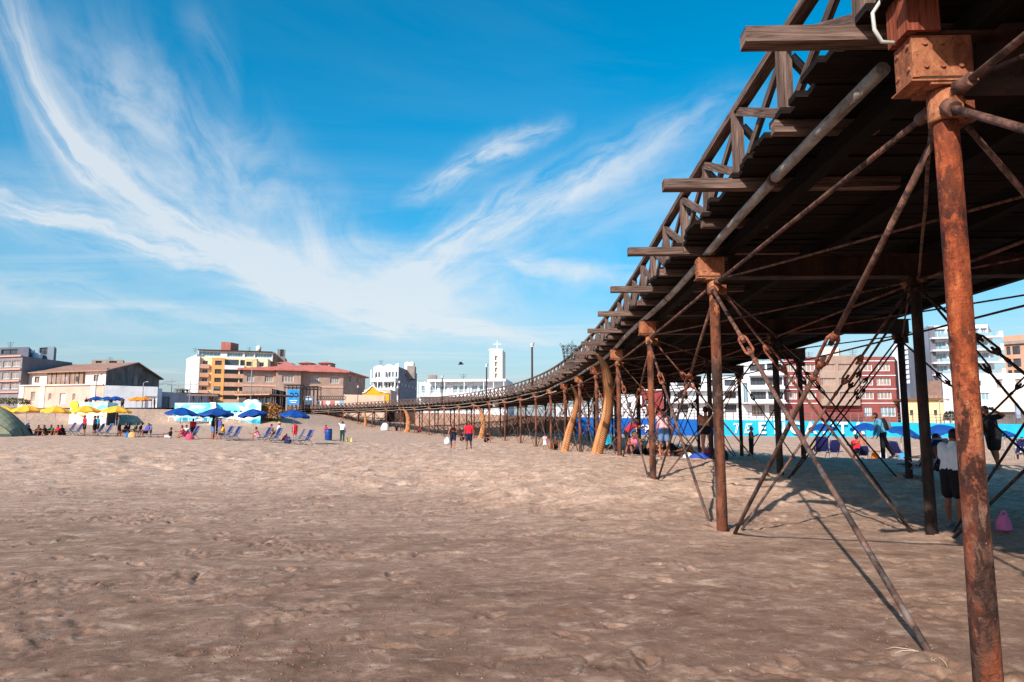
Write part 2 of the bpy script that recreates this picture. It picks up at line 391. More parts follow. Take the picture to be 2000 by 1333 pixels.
# ------------------------------------------------------------------ world: Nishita sky with cirrus, one sun
SUN_EL = R(31.0); SDIR = V((-.88, -1.39, 1.0)).normalized()      # towards the sun
SUN_EL = math.asin(SDIR.z)
def build_world():
    w = bpy.data.worlds.new('World'); scene.world = w; w.use_nodes = True; t = NT(w.node_tree)
    bg = w.node_tree.nodes['Background']; bg.inputs['Strength'].default_value = .10
    sky = t.node('ShaderNodeTexSky', sky_type='NISHITA'); sky.sun_disc = False
    sky.sun_elevation = SUN_EL; sky.sun_rotation = math.atan2(SDIR.x, SDIR.y)
    sky.air_density = 1.0; sky.dust_density = 1.2; sky.ozone_density = 2.2
    hs = t.node('ShaderNodeHueSaturation'); hs.inputs['Hue'].default_value = .482; hs.inputs['Saturation'].default_value = 1.74; hs.inputs['Value'].default_value = SKYV
    t.l.new(sky.outputs[0], hs.inputs['Color'])
    base = hs.outputs[0]
    d = t.coord('Generated')
    sp = t.node('ShaderNodeSeparateXYZ'); t.l.new(d, sp.inputs[0]); x, y, z = sp.outputs
    ys = t.math('MAXIMUM', y, .06)
    u = t.math('DIVIDE', x, ys); v = t.math('DIVIDE', z, ys)
    cmb = t.node('ShaderNodeCombineXYZ'); t.l.new(u, cmb.inputs[0]); t.l.new(v, cmb.inputs[1]); uv = cmb.outputs[0]
    # a slow warp so that the streaks are never ruled lines
    w1 = t.noise(uv, 3.2, 5, .6); w2 = t.noise(t.mapping(uv, loc=(7, 3, 1)), 11., 5, .6)
    vw = t.math('ADD', v, t.math('ADD', t.math('MULTIPLY', t.math('SUBTRACT', w1, .5), .085), t.math('MULTIPLY', t.math('SUBTRACT', w2, .5), .028)))
    def curve(inp, pts, lo, hi):
        n = t.node('ShaderNodeFloatCurve'); c = n.mapping.curves[0]
        n.mapping.clip_min_y = -2; n.mapping.clip_max_y = 3; n.mapping.extend = 'HORIZONTAL'
        m = t.node('ShaderNodeMapRange'); t.l.new(inp, m.inputs[0]); m.inputs[1].default_value = lo; m.inputs[2].default_value = hi
        pp = [((a-lo)/(hi-lo), b) for a, b in pts]
        while len(c.points) < len(pp): c.points.new(.5, .5)
        for q, (a, b) in zip(c.points, pp): q.location = (a, b)
        for q in c.points: q.handle_type = 'AUTO_CLAMPED'
        n.mapping.update(); t.l.new(m.outputs[0], n.inputs['Value']); n.inputs['Factor'].default_value = 1
        return n.outputs[0]
    total = None
    for si, (pts, widths, amps, fs) in enumerate(STROKES):
        P = [ray(*p) for p in pts]; lo, hi = P[0][0], P[-1][0]
        vc = curve(u, P, lo, hi)
        wu = curve(u, [(p[0], k) for p, k in zip(P, widths)], lo, hi)      # half width below / above, in tan units
        am = curve(u, [(p[0], k) for p, k in zip(P, amps)], lo, hi)
        dv = t.math('SUBTRACT', vw, vc)
        q = t.math('DIVIDE', dv, wu); g = t.math('EXPONENT', t.math('MULTIPLY', t.math('MULTIPLY', q, q), -1.0))
        cc = t.node('ShaderNodeCombineXYZ'); t.l.new(t.math('MULTIPLY', u, fs[0]), cc.inputs[0]); t.l.new(t.math('MULTIPLY', dv, fs[1]), cc.inputs[1]); cc.inputs[2].default_value = si*3.7
        f = t.noise(cc.outputs[0], 1., 7, .62, .6)
        f = t.ramp(f, [(.24, .0), (.74, 1.)], 'EASE')
        s_ = t.math('MULTIPLY', t.math('MULTIPLY', g, am), f)
        total = s_ if total is None else t.math('ADD', total, s_)
    front = t.ramp(y, [(.05, 0.), (.2, 1.)])
    total = t.math('MULTIPLY', total, front)
    # thin high cirrus everywhere else, on a plane overhead, plus milky low air
    zc = t.math('MAXIMUM', z, .03)
    pl = t.node('ShaderNodeCombineXYZ'); t.l.new(t.math('DIVIDE', x, zc), pl.inputs[0]); t.l.new(t.math('DIVIDE', y, zc), pl.inputs[1])
    ci = t.noise(t.mapping(pl.outputs[0], (.28, .75, 1), (0, 0, .9)), 1., 8, .62, .8)
    ci = t.ramp(ci, [(.52, 0.), (.78, .55)])
    lowm = t.ramp(z, [(.02, 1.), (.40, .12)])
    total = t.math('ADD', total, t.math('MULTIPLY', ci, lowm))
    hz = t.math('MULTIPLY', t.ramp(z, [(.0, .85), (.08, .58), (.22, .16), (.4, 0.)]), 1.0)
    den = t.math('MULTIPLY', total, 1.0, clamp=True)
    col = t.mix(hz, base, (3.2, 3.9, 4.8))
    col = t.mix(t.math('MINIMUM', den, .80), col, (CLOUDV*.93, CLOUDV*.97, CLOUDV))
    t.l.new(col, bg.inputs['Color'])
    L = bpy.data.lights.new('sun', 'SUN'); L.energy = SUNE; L.angle = R(.53); L.color = (1., .93, .84)
    so = bpy.data.objects.new('sun', L); COL.objects.link(so); so.rotation_euler = (-SDIR).to_track_quat('-Z', 'Y').to_euler(); so.location = (-40, -60, 60)
SKYV = 1.44; CLOUDV = 7.0; SUNE = 5.0
STROKES = [
 # main swoosh from upper left down to the middle
 ([(-40, -120), (20, 20), (90, 200), (200, 335), (330, 415), (480, 480), (640, 540), (780, 582), (920, 620), (1080, 662)],
  [.12, .10, .075, .058, .052, .048, .044, .040, .036, .028], [.4, .5, .72, .78, .68, .56, .48, .40, .28, .05], (7., 16.)),
 # the same cloud's pale core
 ([(40, 60), (95, 205), (205, 345), (340, 428), (490, 495), (650, 555), (800, 596), (950, 632)],
  [.03, .03, .026, .024, .022, .020, .018, .014], [.1, .5, .65, .6, .45, .32, .2, 0.], (5., 34.)),
 # feathers combed out of the inside of the curve
 ([(30, 40), (160, 130), (300, 240), (430, 330), (560, 420), (700, 500), (840, 560)],
  [.05, .09, .10, .09, .08, .06, .04], [.1, .35, .55, .55, .5, .5, .3], (9., 9.)),
 # broad soft veil under the swoosh
 ([(-60, 400), (120, 420), (300, 465), (500, 520), (700, 570), (900, 612), (1080, 648), (1230, 680)],
  [.09, .085, .075, .06, .055, .05, .045, .035], [.2, .3, .34, .32, .30, .30, .26, .1], (4., 9.)),
 # lower left strands
 ([(-60, 405), (100, 430), (260, 462), (430, 500), (600, 555), (760, 610), (960, 645)],
  [.022, .028, .030, .028, .024, .020, .016], [.75, .8, .65, .55, .5, .4, 0.], (6., 60.)),
 # right branch climbing towards the pier
 ([(700, 600), (800, 545), (880, 485), (990, 425), (1100, 372), (1220, 312), (1330, 258), (1500, 205)],
  [.05, .045, .045, .042, .040, .036, .034, .03], [0., .5, .75, .78, .7, .62, .45, .1], (10., 30.)),
 ([(690, 600), (820, 570), (950, 515), (1100, 450), (1300, 390), (1480, 360)],
  [.03, .05, .07, .075, .07, .06], [0., .32, .42, .38, .32, .16], (5., 12.)),
 # small separate streak
 ([(760, 395), (850, 365), (930, 318), (1010, 275), (1075, 245), (1130, 230)],
  [.012, .018, .024, .020, .016, .012], [0., .6, .8, .75, .45, 0.], (14., 40.)),
 # wisps low over the town
 ([(380, 560), (540, 565), (680, 600), (850, 640), (1010, 665), (1200, 690)],
  [.012, .018, .022, .020, .016, .012], [0., .6, .7, .7, .55, .1], (8., 60.)),
 ([(960, 505), (1060, 520), (1180, 538), (1300, 548)], [.012, .018, .016, .012], [0., .55, .5, 0.], (9., 40.)),
 ([(-60, 560), (150, 590), (350, 610), (600, 650), (900, 690)], [.03, .035, .03, .03, .02], [.55, .6, .5, .4, .2], (4., 22.)),
 ([(330, 20), (400, 75), (450, 150), (480, 215)], [.03, .05, .06, .05], [0., .14, .14, 0.], (9., 14.)),
]
build_world()
scene.view_settings.view_transform = 'Standard'; scene.view_settings.look = 'None'; scene.view_settings.gamma = 1
scene.view_settings.exposure = EXPO = .36
# ------------------------------------------------------------------ pier
COLS = [1888, 1404, 1277, 1215, 1168, 1136, 1108, 1080, 1051, 1020, 989, 958, 928, 898, 869, 840, 811, 783, 756, 729, 700, 671, 642, 612, 584]
SP = 6.3
bp = [(2.72, -1.65), (2.93, 4.63)]
d = 4.63
for k, px in enumerate(COLS[1:]):
    a = ray(px, HOR)[0]; x0, y0 = bp[-1]; lo, hi = y0, y0+SP*1.2
    for _ in range(50):
        m_ = (lo+hi)/2
        if math.hypot(a*m_-x0, m_-y0) < SP*(1. if k > 2 else (1.0, 1.1, 1.02)[k]): lo = m_
        else: hi = m_
    bp.append((a*lo, lo))
for _ in range(2):
    q = list(bp)
    for i in range(3, len(bp)-1): q[i] = tuple(.25*bp[i-1][k]+.5*bp[i][k]+.25*bp[i+1][k] for k in (0, 1))
    bp = q
BP = [V((x, y, 0)) for x, y in bp]
_dense = []; 
for i in range(len(BP)-1):
    p0 = BP[i-1] if i else BP[0]*2-BP[1]; p1, p2 = BP[i], BP[i+1]; p3 = BP[i+2] if i+2 < len(BP) else p2*2-p1
    for k in range(20):
        t = k/20
        _dense.append(.5*((2*p1)+(p2-p0)*t+(2*p0-5*p1+4*p2-p3)*t*t+(3*p1-p0-3*p2+p3)*t**3))
_dense.append(BP[-1]); _dense.append(BP[-1]+(BP[-1]-BP[-2])*.8)
_S = [0.]
for a, b in zip(_dense, _dense[1:]): _S.append(_S[-1]+(b-a).length)
_X = np.array([p.x for p in _dense]); _Y = np.array([p.y for p in _dense]); _S = np.array(_S)
SEND = float(_S[-1])
def path(s):
    x = float(np.interp(s, _S, _X)); y = float(np.interp(s, _S, _Y)); e = .8
    x2 = float(np.interp(min(s+e, SEND), _S, _X)); y2 = float(np.interp(min(s+e, SEND), _S, _Y)); x1 = float(np.interp(max(s-e, 0), _S, _X)); y1 = float(np.interp(max(s-e, 0), _S, _Y))
    t = V((x2-x1, y2-y1, 0)).normalized(); n = V((t.y, -t.x, 0))
    return V((x, y, 0)), t, n
def rise(s):
    p = path(s)[0]; return .6*sstep(70, 150, p.y)
def off(s, o, z):
    p, t, n = path(s); r = p+n*o; r.z = z+rise(s); return r
def s_of_y(y): return float(np.interp(y, _Y, _S))
SB = [float(_S[min(i*20, len(_S)-1)]) for i in range(len(BP))]
W = 6.1; OV = .40
ZC = 4.23         # top of the cross beams
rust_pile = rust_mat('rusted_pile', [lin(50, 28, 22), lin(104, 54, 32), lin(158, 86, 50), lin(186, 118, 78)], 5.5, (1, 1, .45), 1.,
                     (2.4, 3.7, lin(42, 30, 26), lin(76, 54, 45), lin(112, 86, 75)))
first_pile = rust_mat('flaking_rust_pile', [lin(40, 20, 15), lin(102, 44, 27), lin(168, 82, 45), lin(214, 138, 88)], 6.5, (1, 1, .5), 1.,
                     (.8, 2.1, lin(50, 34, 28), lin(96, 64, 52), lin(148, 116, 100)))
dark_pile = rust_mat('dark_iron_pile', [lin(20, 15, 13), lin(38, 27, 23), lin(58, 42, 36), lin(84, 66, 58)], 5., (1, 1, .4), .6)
rust_plate = rust_mat('rusted_plate', [lin(70, 36, 26), lin(122, 68, 45), lin(164, 104, 72), lin(204, 158, 126)], 3.2, (1, 1, .5), .5)
rust_rod = rust_mat('rusted_rod', [lin(50, 32, 27), lin(92, 60, 48), lin(126, 88, 74), lin(150, 118, 104)], 9., (1, 1, 1), .5, (1.2, 2.6, lin(44, 37, 35), lin(76, 66, 62), lin(120, 112, 108)))
rust_turn = rust_mat('rusted_turnbuckle', [lin(66, 34, 26), lin(122, 66, 48), lin(160, 94, 68), lin(176, 120, 96)], 12., (1, 1, 1), .8)
rust_beam = rust_mat('rusted_beam', [lin(26, 16, 13), lin(44, 27, 21), lin(66, 40, 28), lin(84, 54, 42)], 3., (1, 1, .4), .4)  # rust deepened so the colour carries the shade under the deck
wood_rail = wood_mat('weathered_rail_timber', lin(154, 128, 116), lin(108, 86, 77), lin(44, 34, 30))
wood_deck = wood_mat('shade_toned_deck_planks', lin(50, 38, 33), lin(30, 22, 19), lin(13, 10, 9))  # dark wood taken near black, under-deck shade put into the colour
wood_dark = wood_mat('shade_toned_stringer', lin(36, 27, 23), lin(24, 18, 15), lin(12, 9, 8))  # same wood, darkened to hold the shade below the planks
pipe_mat = rust_mat('old_pipe_paint', [lin(80, 62, 52), lin(128, 116, 108), lin(160, 152, 146), lin(190, 186, 180)], 6., (1, .3, 1), .35)
timber_red = wood_mat('red_stained_block', lin(168, 96, 72), lin(132, 66, 48), lin(74, 38, 30))

pier = thing('pier', (BP[1].x, BP[1].y, 0), 'long curving wooden beach pier on rusty iron piles with crossed railings', 'pier')
def Rw(i, r): return BP[i]+path(SB[i])[2]*(0, W/2, W)[r]
NB = len(BP)
def gbase(p): return gz(p.x, p.y)
CT = 3.74        # rods meet the collars here
for i in range(NB):
    rz = rise(SB[i]); pth, tn, nn = path(SB[i])
    for r in range(3):
        p = Rw(i, r); zb = gbase(p)-.5; n = 20 if i < 5 else 10
        rad = .077
        zs = [zb, 0.4, 1.0, 1.6, 2.2, 2.9, 3.88+rz]; zs = [zb]+[z for z in zs[1:-1] if z > zb+.1]+[zs[-1]]
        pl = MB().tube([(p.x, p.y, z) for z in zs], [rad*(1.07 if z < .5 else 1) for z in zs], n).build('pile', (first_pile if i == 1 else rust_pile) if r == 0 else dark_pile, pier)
        off_ = wloc(pier)
        c = MB().tube([(p.x, p.y, 3.64+rz), (p.x, p.y, 3.66+rz), (p.x, p.y, 3.85+rz), (p.x, p.y, 3.855+rz)], [.098, .106, .106, .096], n)
        c.box((p.x, p.y, 3.873+rz), (.30, .25, .03), math.atan2(nn.y, nn.x))
        if i < 8:
            for sx in (-1, 1):
                lug = V((p.x, p.y, 3.74+rz))+tn*sx*.118
                c.box(lug, (.05, .10, .14), math.atan2(nn.y, nn.x)); c.tube([lug-nn*.06, lug+nn*.06], .022, 8)
            lug = V((p.x, p.y, 3.72+rz))+nn*.125; c.box(lug, (.12, .05, .15), math.atan2(nn.y, nn.x)); c.tube([lug-tn*.05, lug+tn*.05], .022, 8)
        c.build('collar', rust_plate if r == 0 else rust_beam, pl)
    # cross beam: channel pair with plates; its open seaward end carries a pale rusty end plate
    a = Rw(i, 0)-nn*.22; b = Rw(i, 2)+nn*.22; z0, z1 = 3.89+rz, ZC+rz; L = (b-a).length
    m = MB(); P = lambda o, z, q=0: a+nn*o+tn*q+V((0, 0, z))
    m.hexa(P(.45, z0+.02, -.012), nn*(L-.45), tn*.024, V((0, 0, z1-z0-.04)))
    m.hexa(P(.0, z0, -.13), nn*L, tn*.26, V((0, 0, .022))); m.hexa(P(0.0, z1-.022, -.13), nn*L, tn*.26, V((0, 0, .022)))
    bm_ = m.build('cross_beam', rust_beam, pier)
    m = MB(); w2 = .115
    m.hexa(P(-.02, z0+.024, -w2), nn*.38, tn*.02, V((0, 0, z1-z0-.048))); m.hexa(P(-.02, z0+.024, w2-.02), nn*.38, tn*.02, V((0, 0, z1-z0-.048)))
    m.hexa(P(-.035, z0+.024, -w2), nn*.015, tn*2*w2, V((0, 0, z1-z0-.048)))
    if i < 6: m.hexa(P(-.06, z0-.012, -w2-.02), nn*.42, tn*(2*w2+.04), V((0, 0, .012)))
    if i in (1, 2, 3):
        for ez in (.10, .26):
            for eo in (.05, .16, .28): c_ = P(eo, z0+ez, -w2); m.tube([c_+tn*.01, c_-tn*.014], .017, 6)
            for eq in (-.07, .07): c_ = P(-.035, z0+ez, eq); m.tube([c_+nn*.01, c_-nn*.014], .017, 6)
    m.build('end_plate', rust_plate, bm_)
# stringers
for o in (.22, 1.6, 3.05, 4.5, 5.9):
    m = MB(); s = 0
    while s < SEND-.1:
        e = min(s+3.1, SEND); m.bar(off(s, o, ZC+.08), off(e, o, ZC+.08), .15, .155); s = e
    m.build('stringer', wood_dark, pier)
# deck planks
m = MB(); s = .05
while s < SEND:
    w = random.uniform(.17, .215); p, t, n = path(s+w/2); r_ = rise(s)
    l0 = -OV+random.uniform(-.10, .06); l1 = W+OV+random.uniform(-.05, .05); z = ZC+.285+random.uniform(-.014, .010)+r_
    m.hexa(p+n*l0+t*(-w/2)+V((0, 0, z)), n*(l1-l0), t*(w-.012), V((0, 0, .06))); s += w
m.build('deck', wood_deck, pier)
# outriggers and joist ends
s0 = s_of_y(4.96); k = 0; JS = 1.62; s = s0-JS*4; ZD = ZC+.345
posts = []
while s < SEND-1:
    k_long = (k % 2 == 0) and s < s_of_y(70)
    p, t, n = path(s); y = p.y
    ext = float(np.interp(y, [4, 9, 20, 60], [.84, .84, .84, .8]))+random.uniform(-.04, .04) if k_long else random.uniform(.0, .10)
    h = .12; w = .15 if k_long else .12
    m = MB(); z = ZC+.162+rise(s)
    m.hexa(p+n*(-OV-ext)+t*(-w/2)+V((0, 0, z)), n*(OV+ext+(1.5 if k_long else .5)), t*w, V((0, 0, h)))
    if k < 110: m.build('outrigger' if k_long else 'joist', wood_rail, pier)
    posts.append(s); s += JS; k += 1
# railing
def near_key(o): return o
def emit(name, items, m_, limit=100):
    items = sorted(items, key=lambda q: q[0]); rest = MB()
    for j, (dist, fn) in enumerate(items):
        if j < limit: b_ = MB(); fn(b_); b_.build(name, m_, pier)
        else: fn(rest)
    if rest.f: o = rest.build(name, m_, pier); o['kind'] = 'stuff'
RT = ZD+.80
pi, bi, ki = [], [], []
for side, o in ((0, -OV+.07), (1, W+OV-.07)):
    sg = 1 if side == 0 else -1
    for q, s in enumerate(posts):
        c = off(s+random.uniform(-.03, .03), o+random.uniform(-.02, .02), ZD-.14+random.uniform(-.02, .02)); t_ = path(s)[1]; n_ = path(s)[2]; ds = c.length*(1 if side == 0 else 1.6)
        def fp(b_, c=c, t_=t_, n_=n_): b_.hexa(c-t_*.062-n_*.057, V((0, 0, .93)), t_*.125, n_*.115)
        pi.append((ds, fp))
        if side == 0:
            def fk(b_, s=s, o=o): b_.bar(off(s, o+.05, ZD+.60), off(s, o+.52, ZD+.03), .08, .07)
            ki.append((ds, fk))
        if q+1 < len(posts):
            s2 = posts[q+1]
            def f1(b_, s=s, s2=s2, o=o, sg=sg, jz=random.uniform(-.06, .03)): b_.bar(off(s+.06, o-sg*.02, ZD+.05), off(s2-.06, o-sg*.02, RT-.07+jz),   .048, .10, (0, 0, 1))
            def f2(b_, s=s, s2=s2, o=o, sg=sg, jz=random.uniform(-.03, .06)): b_.bar(off(s+.06, o+sg*.025, RT-.07), off(s2-.06, o+sg*.025, ZD+.05+jz),   .048, .10, (0, 0, 1))
            bi.append((ds, f1)); bi.append((ds+.01, f2))
    m = MB(); s = .05
    while s < SEND-.2:
        e = min(s+1.62, SEND-.1); m.bar(off(s, o, RT), off(e+.02, o, RT), .13, .085); s = e
    m.build('handrail', wood_rail, pier)
emit('railing_post', pi, wood_rail); emit('railing_brace', bi, wood_rail); emit('post_strut', ki, wood_rail)
# pipe running along the seaward ends of the beams
pts = []; s = s_of_y(5.2)
while s < SEND-3:
    p = off(s, -.09+.05*math.sin(s*.5), ZC+.075+(.03*math.sin(s*.33)-.05*sstep(14, 30, s)))
    pts.append(p); s += 1.2
MB().tube(pts, .058, 10).build('water_pipe', pipe_mat, pier)
m = MB()
for q in range(2, 60, 3):
    c = pts[q]; d_ = (pts[q+1]-pts[q]).normalized(); m.tube([c-d_*.04, c+d_*.04], .072, 10)
m.build('pipe_joint', rust_rod, pier)
m = MB(); pts2 = [off(s, .08, ZC+.10+.02*math.sin(s)) for s in np.arange(.2, s_of_y(4.1), .6)]
m.tube(pts2, .062, 10).build('water_pipe', pipe_mat, pier)
# low cable or second pipe below the deck far along
m = MB(); pts3 = [off(s, -.16, ZC-.32+.04*math.sin(s*1.0)) for s in np.arange(s_of_y(46), SEND-4, 2.1)]
m.tube(pts3, .035, 6).build('service_cable', mat('pale_cable', lin(176, 160, 150)), pier)
# bracing rods with turnbuckles
rods = []; ties = []
def jog(p, i): return p
for i in range(NB):
    rz = rise(SB[i]); tn = path(SB[i])[1]; nn = path(SB[i])[2]
    for r in range(2):
        A = Rw(i, r); B = Rw(i, r+1)
        for (p, q, sg, e) in ((A, B, 1, .06), (B, A, -1, -.06)):
            top = p+nn*sg*.14+tn*e; top.z = CT-.05+rz; bot = q-nn*sg*.18+tn*e; bot.z = gbase(bot)-.1
            if r == 1 and i in (4, 9): continue
            rods.append((A.length+r*4, top, bot, .020, .28 if e > 0 else .33, r))
    if i+1 < NB:
        rz2 = rise(SB[i+1]); t2 = path(SB[i+1])[1]
        for r in range(3):
            A = Rw(i, r); B = Rw(i+1, r)
            e = (.03, -.03)
            for (p, q, sg, ee, zz, z2) in ((A, B, 1, .05, rz, rz2), (B, A, -1, -.05, rz2, rz)):
                top = p+tn*sg*.15+nn*ee; top.z = CT-.06+zz; bot = q-tn*sg*(.35 if sg < 0 else .25)+nn*ee; bot.z = gbase(bot)-.12
                if r == 1 and (i % 3) == 0: continue
                rods.append((A.length+r*5+(0 if r == 0 else 3), top, bot, .026 if r == 0 else .020, .36 if sg > 0 else .27, r))
            a = A+tn*.15; b = B-tn*.15; a.z = CT+.06+rz; b.z = CT+.06+rz2
            ties.append((A.length+r*5, a, b, .024))
        for (r1, r2) in ((0, 1), (1, 0), (1, 2), (2, 1)):
            a = Rw(i, r1)+tn*.12; b = Rw(i+1, r2)-tn*.12; a.z = CT+.10+rz; b.z = CT+.10+rz2
            ties.append((BP[i].length+6, a, b, .017))
def fwd(a, b, t): return a+(b-a)*t
def rod_mb(b_, a, c, r, seg=4):
    pts = [fwd(a, c, k/seg) for k in range(seg+1)]; d_ = (c-a).normalized()
    sd = d_.cross(V((0, 0, 1)))
    for k in range(1, seg): pts[k] = pts[k]+V((random.uniform(-1, 1), random.uniform(-1, 1), random.uniform(-1, .3)))*.006
    b_.tube(pts, r, 8)
def turn_mb(b_, a, c, t, r):
    d_ = (c-a).normalized(); sd = d_.cross(V((.3, 1, .1))).normalized(); L = .42; m0 = fwd(a, c, t)
    p0, p1 = m0-d_*L/2, m0+d_*L/2; w = .05
    for sg in (-1, 1):
        b_.tube([p0+sd*sg*w*.5-d_*.03, p0+sd*sg*w+d_*.03, p1+sd*sg*w-d_*.03, p1+sd*sg*w*.5+d_*.03], .016, 8)
    b_.tube([p0-d_*.06, p0-d_*.05, p0+d_*.035, p0+d_*.04], [.024, .036, .036, .024], 8); b_.tube([p1-d_*.04, p1-d_*.035, p1+d_*.05, p1+d_*.06], [.024, .036, .036, .024], 8)
    q = m0+d_*(L/2+.2); b_.tube([q, q+d_*.06], r*1.35, 8)
rods.sort(key=lambda q: q[0]); rest = MB(); rest_t = MB()
for j, (ds, a, c, r, t, row) in enumerate(rods):
    L = (c-a).length; t1 = fwd(a, c, t); d_ = (c-a).normalized()
    if j < 100:
        b_ = MB(); rod_mb(b_, a, t1-d_*.10, r, 2); rod_mb(b_, t1+d_*.10, c, r, 4)
        # forged eye at the top
        b_.tube([a-d_*.05, a+d_*.05], r*2., 8)
        ro = b_.build('diagonal_brace', rust_rod if row == 0 else dark_pile, pier)  # inner rows get a darker iron tone that stands in for shade
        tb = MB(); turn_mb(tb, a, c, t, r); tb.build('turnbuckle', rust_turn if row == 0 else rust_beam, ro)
    else:
        rod_mb(rest, a, c, r, 1); 
        if ds < 60: turn_mb(rest, a, c, t, r)
o = rest.build('diagonal_brace', dark_pile, pier); o['kind'] = 'stuff'
ties.sort(key=lambda q: q[0]); rest = MB()
for j, (ds, a, c, r) in enumerate(ties):
    if j < 100: b_ = MB(); rod_mb(b_, a, c, r, 5); b_.tube([a, a+(c-a).normalized()*.16], r*1.9, 8); b_.tube([c, c-(c-a).normalized()*.16], r*1.9, 8); b_.build('tie_rod', rust_rod, pier)
    else: rod_mb(rest, a, c, r, 1)
o = rest.build('tie_rod', rust_rod, pier); o['kind'] = 'stuff'
# red timber stub on the first cross beam, and the hose tied to it
p1, t1, n1 = path(SB[1])
c = p1-n1*.16+V((0, 0, ZC+.19)); m = MB().hexa(c-n1*.14-t1*.16-V((0, 0, .20)), V((0, 0, .40)), n1*.22, t1*.26); m.build('bollard_stub', timber_red, pier)
h0 = p1-n1*.34+t1*.02+V((0, 0, ZC+.2))
hp = [h0+n1*.05+V((0, 0, .13)), h0-n1*.03+V((0, 0, .11)), h0-n1*.09+V((0, 0, .02)), h0-n1*.085+V((0, 0, -.10)), h0-n1*.04+V((0, 0, -.19)), h0+n1*.05+V((0, 0, -.2)), h0+n1*.1+t1*.06+V((0, 0, -.17))]
solo(MB().tube(hp, .014, 8), 'hose', mat('pale_hose', lin(186, 186, 180), rough=.5), hp[0], 'pale grey hose loop hanging beside the red timber block at the nearest pile', 'hose')

# lamp posts on the railing
lamp_dark = mat('lamp_post_brown', lin(74, 52, 46)); chrome = mat('lamp_globe', lin(210, 214, 218), rough=.2)
LP = []
for j, (px, txt) in enumerate(((1050, 'tall brown lamp post on the pier railing nearest the piles with reed boats'), (957, 'brown lamp post on the pier railing in front of the church tower'),
                 (868, 'brown lamp post on the pier railing in front of the low white building'), (784, 'lamp post on the pier railing before the white house with the scalloped parapet'), (701, 'lamp post on the pier railing nearest the shore beside the brick building'))):
    s = min(_S, key=lambda q: abs(ax(px, float(np.interp(q, _S, _Y)))-path(float(q))[0].x) if q > 20 else 9e9); s = float(s)
    b0 = off(s, -OV+.0, ZD-.2); rt = thing('lamp_post', b0, txt, 'lamp post', 'lamp posts along the pier')
    H = 7.75-4.6+.2+(.2 if px < 800 else 0)
    MB().tube([b0, b0+V((0, 0, H))], .075 if px > 860 else .055, 10).build('post', lamp_dark, rt)
    g = MB(); top = b0+V((0, 0, H)); g.tube([top, top+V((0, 0, .12))], [.09, .13], 10); g.ball(top+V((0, 0, .24)), (.17, .17, .15)); g.tube([top+V((0, 0, .33)), top+V((0, 0, .38))], [.20, .07], 10)
    g.build('lamp_head', chrome, rt)
# white notice hanging below the deck edge
s = s_of_y(74); q = off(s, -.62, ZC-.2); tq = path(s)[1]
b0 = at(968, 788, 73.5)
m = MB().box(b0, (.58, .04, .64), .1); n_ = solo(m, 'notice_board', mat('white_board', lin(222, 220, 214)), b0, 'small white notice board hanging from the pier edge', 'sign')
# wire cage on the railing
b0 = off(s_of_y(29.3), -OV-.25, RT+.02); b0 = at(1112, 693, 29.4)
m = MB()
for k in range(10):
    t = k*math.pi/5; pts = [b0+V((math.cos(t)*(.26+.05*z), math.sin(t)*(.26+.05*z), z*.36)) for z in (-.6, 0, .6, 1.)]; m.tube(pts, .012, 5)
for z in (-.6, -.2, .2, .6, 1.): m.tube([b0+V((math.cos(t*.63)*(.26+.05*z), math.sin(t*.63)*(.26+.05*z), z*.36)) for t in range(11)], .012, 5)
for k in range(9): m.tube([b0+V((random.uniform(-.2, .2), random.uniform(-.2, .2), .1)), b0+V((random.uniform(-.5, .5), random.uniform(-.3, .3), random.uniform(.35, .6)))], .009, 5)
m.hexa(b0+V((-.2, -.06, -.42)), V((.6, 0, 0)), V((0, .12, 0)), V((0, 0, .1)))
solo(m, 'wire_basket', mat('dark_wire', lin(72, 66, 64)), b0, 'dark wire basket perched on the pier railing', 'basket')

# wind scour round the pile feet and where the rods enter the sand
def scour():
    me = SAND_OB.data; co_ = np.empty(len(me.vertices)*3); me.vertices.foreach_get('co', co_); co_ = co_.reshape(-1, 3)
    feet = [(Rw(i, r), .11) for i in range(1, 8) for r in range(3)]+[(q[2], .05) for q in rods[:44]]
    for p, r in feet:
        ii = np.nonzero((np.abs(co_[:, 0]-p.x) < 1.1) & (np.abs(co_[:, 1]-p.y) < 1.1))[0]
        if len(ii) == 0: continue
        dx = co_[ii, 0]-p.x; dy = co_[ii, 1]-p.y; d_ = np.hypot(dx, dy); a = np.arctan2(dy, dx); ph = p.x*7+p.y*3
        lump_ = 1+.6*np.sin(a*2+ph)+.35*np.sin(a*5+ph*2)
        co_[ii, 2] += -.05*np.exp(-(d_/(r*1.9))**2)*lump_+.034*np.exp(-((d_-r*3.2)/(r*1.6))**2)*lump_*.6
    me.vertices.foreach_set('co', co_.ravel()); me.update()
scour()
b0 = at(1815, 1262, 5.15); b0.z = .0; m = MB()
for k in range(9):
    a = random.uniform(0, 6.28); L = random.uniform(.12, .34); dd = V((math.cos(a), math.sin(a), 0)); p = b0+V((random.uniform(-.05, .05), random.uniform(-.05, .05), .0))
    m.tube([p, p+dd*L*.4+V((0, 0, .05)), p+dd*L*.8+V((0, 0, .045)), p+dd*L+V((0, 0, .02))], [.003, .0025, .002, .001], 5)
solo(m, 'dry_straw', mat('dry_straw', lin(206, 186, 160)), b0, 'wisp of dry straw lying at the foot of the nearest long diagonal rod', 'straw')
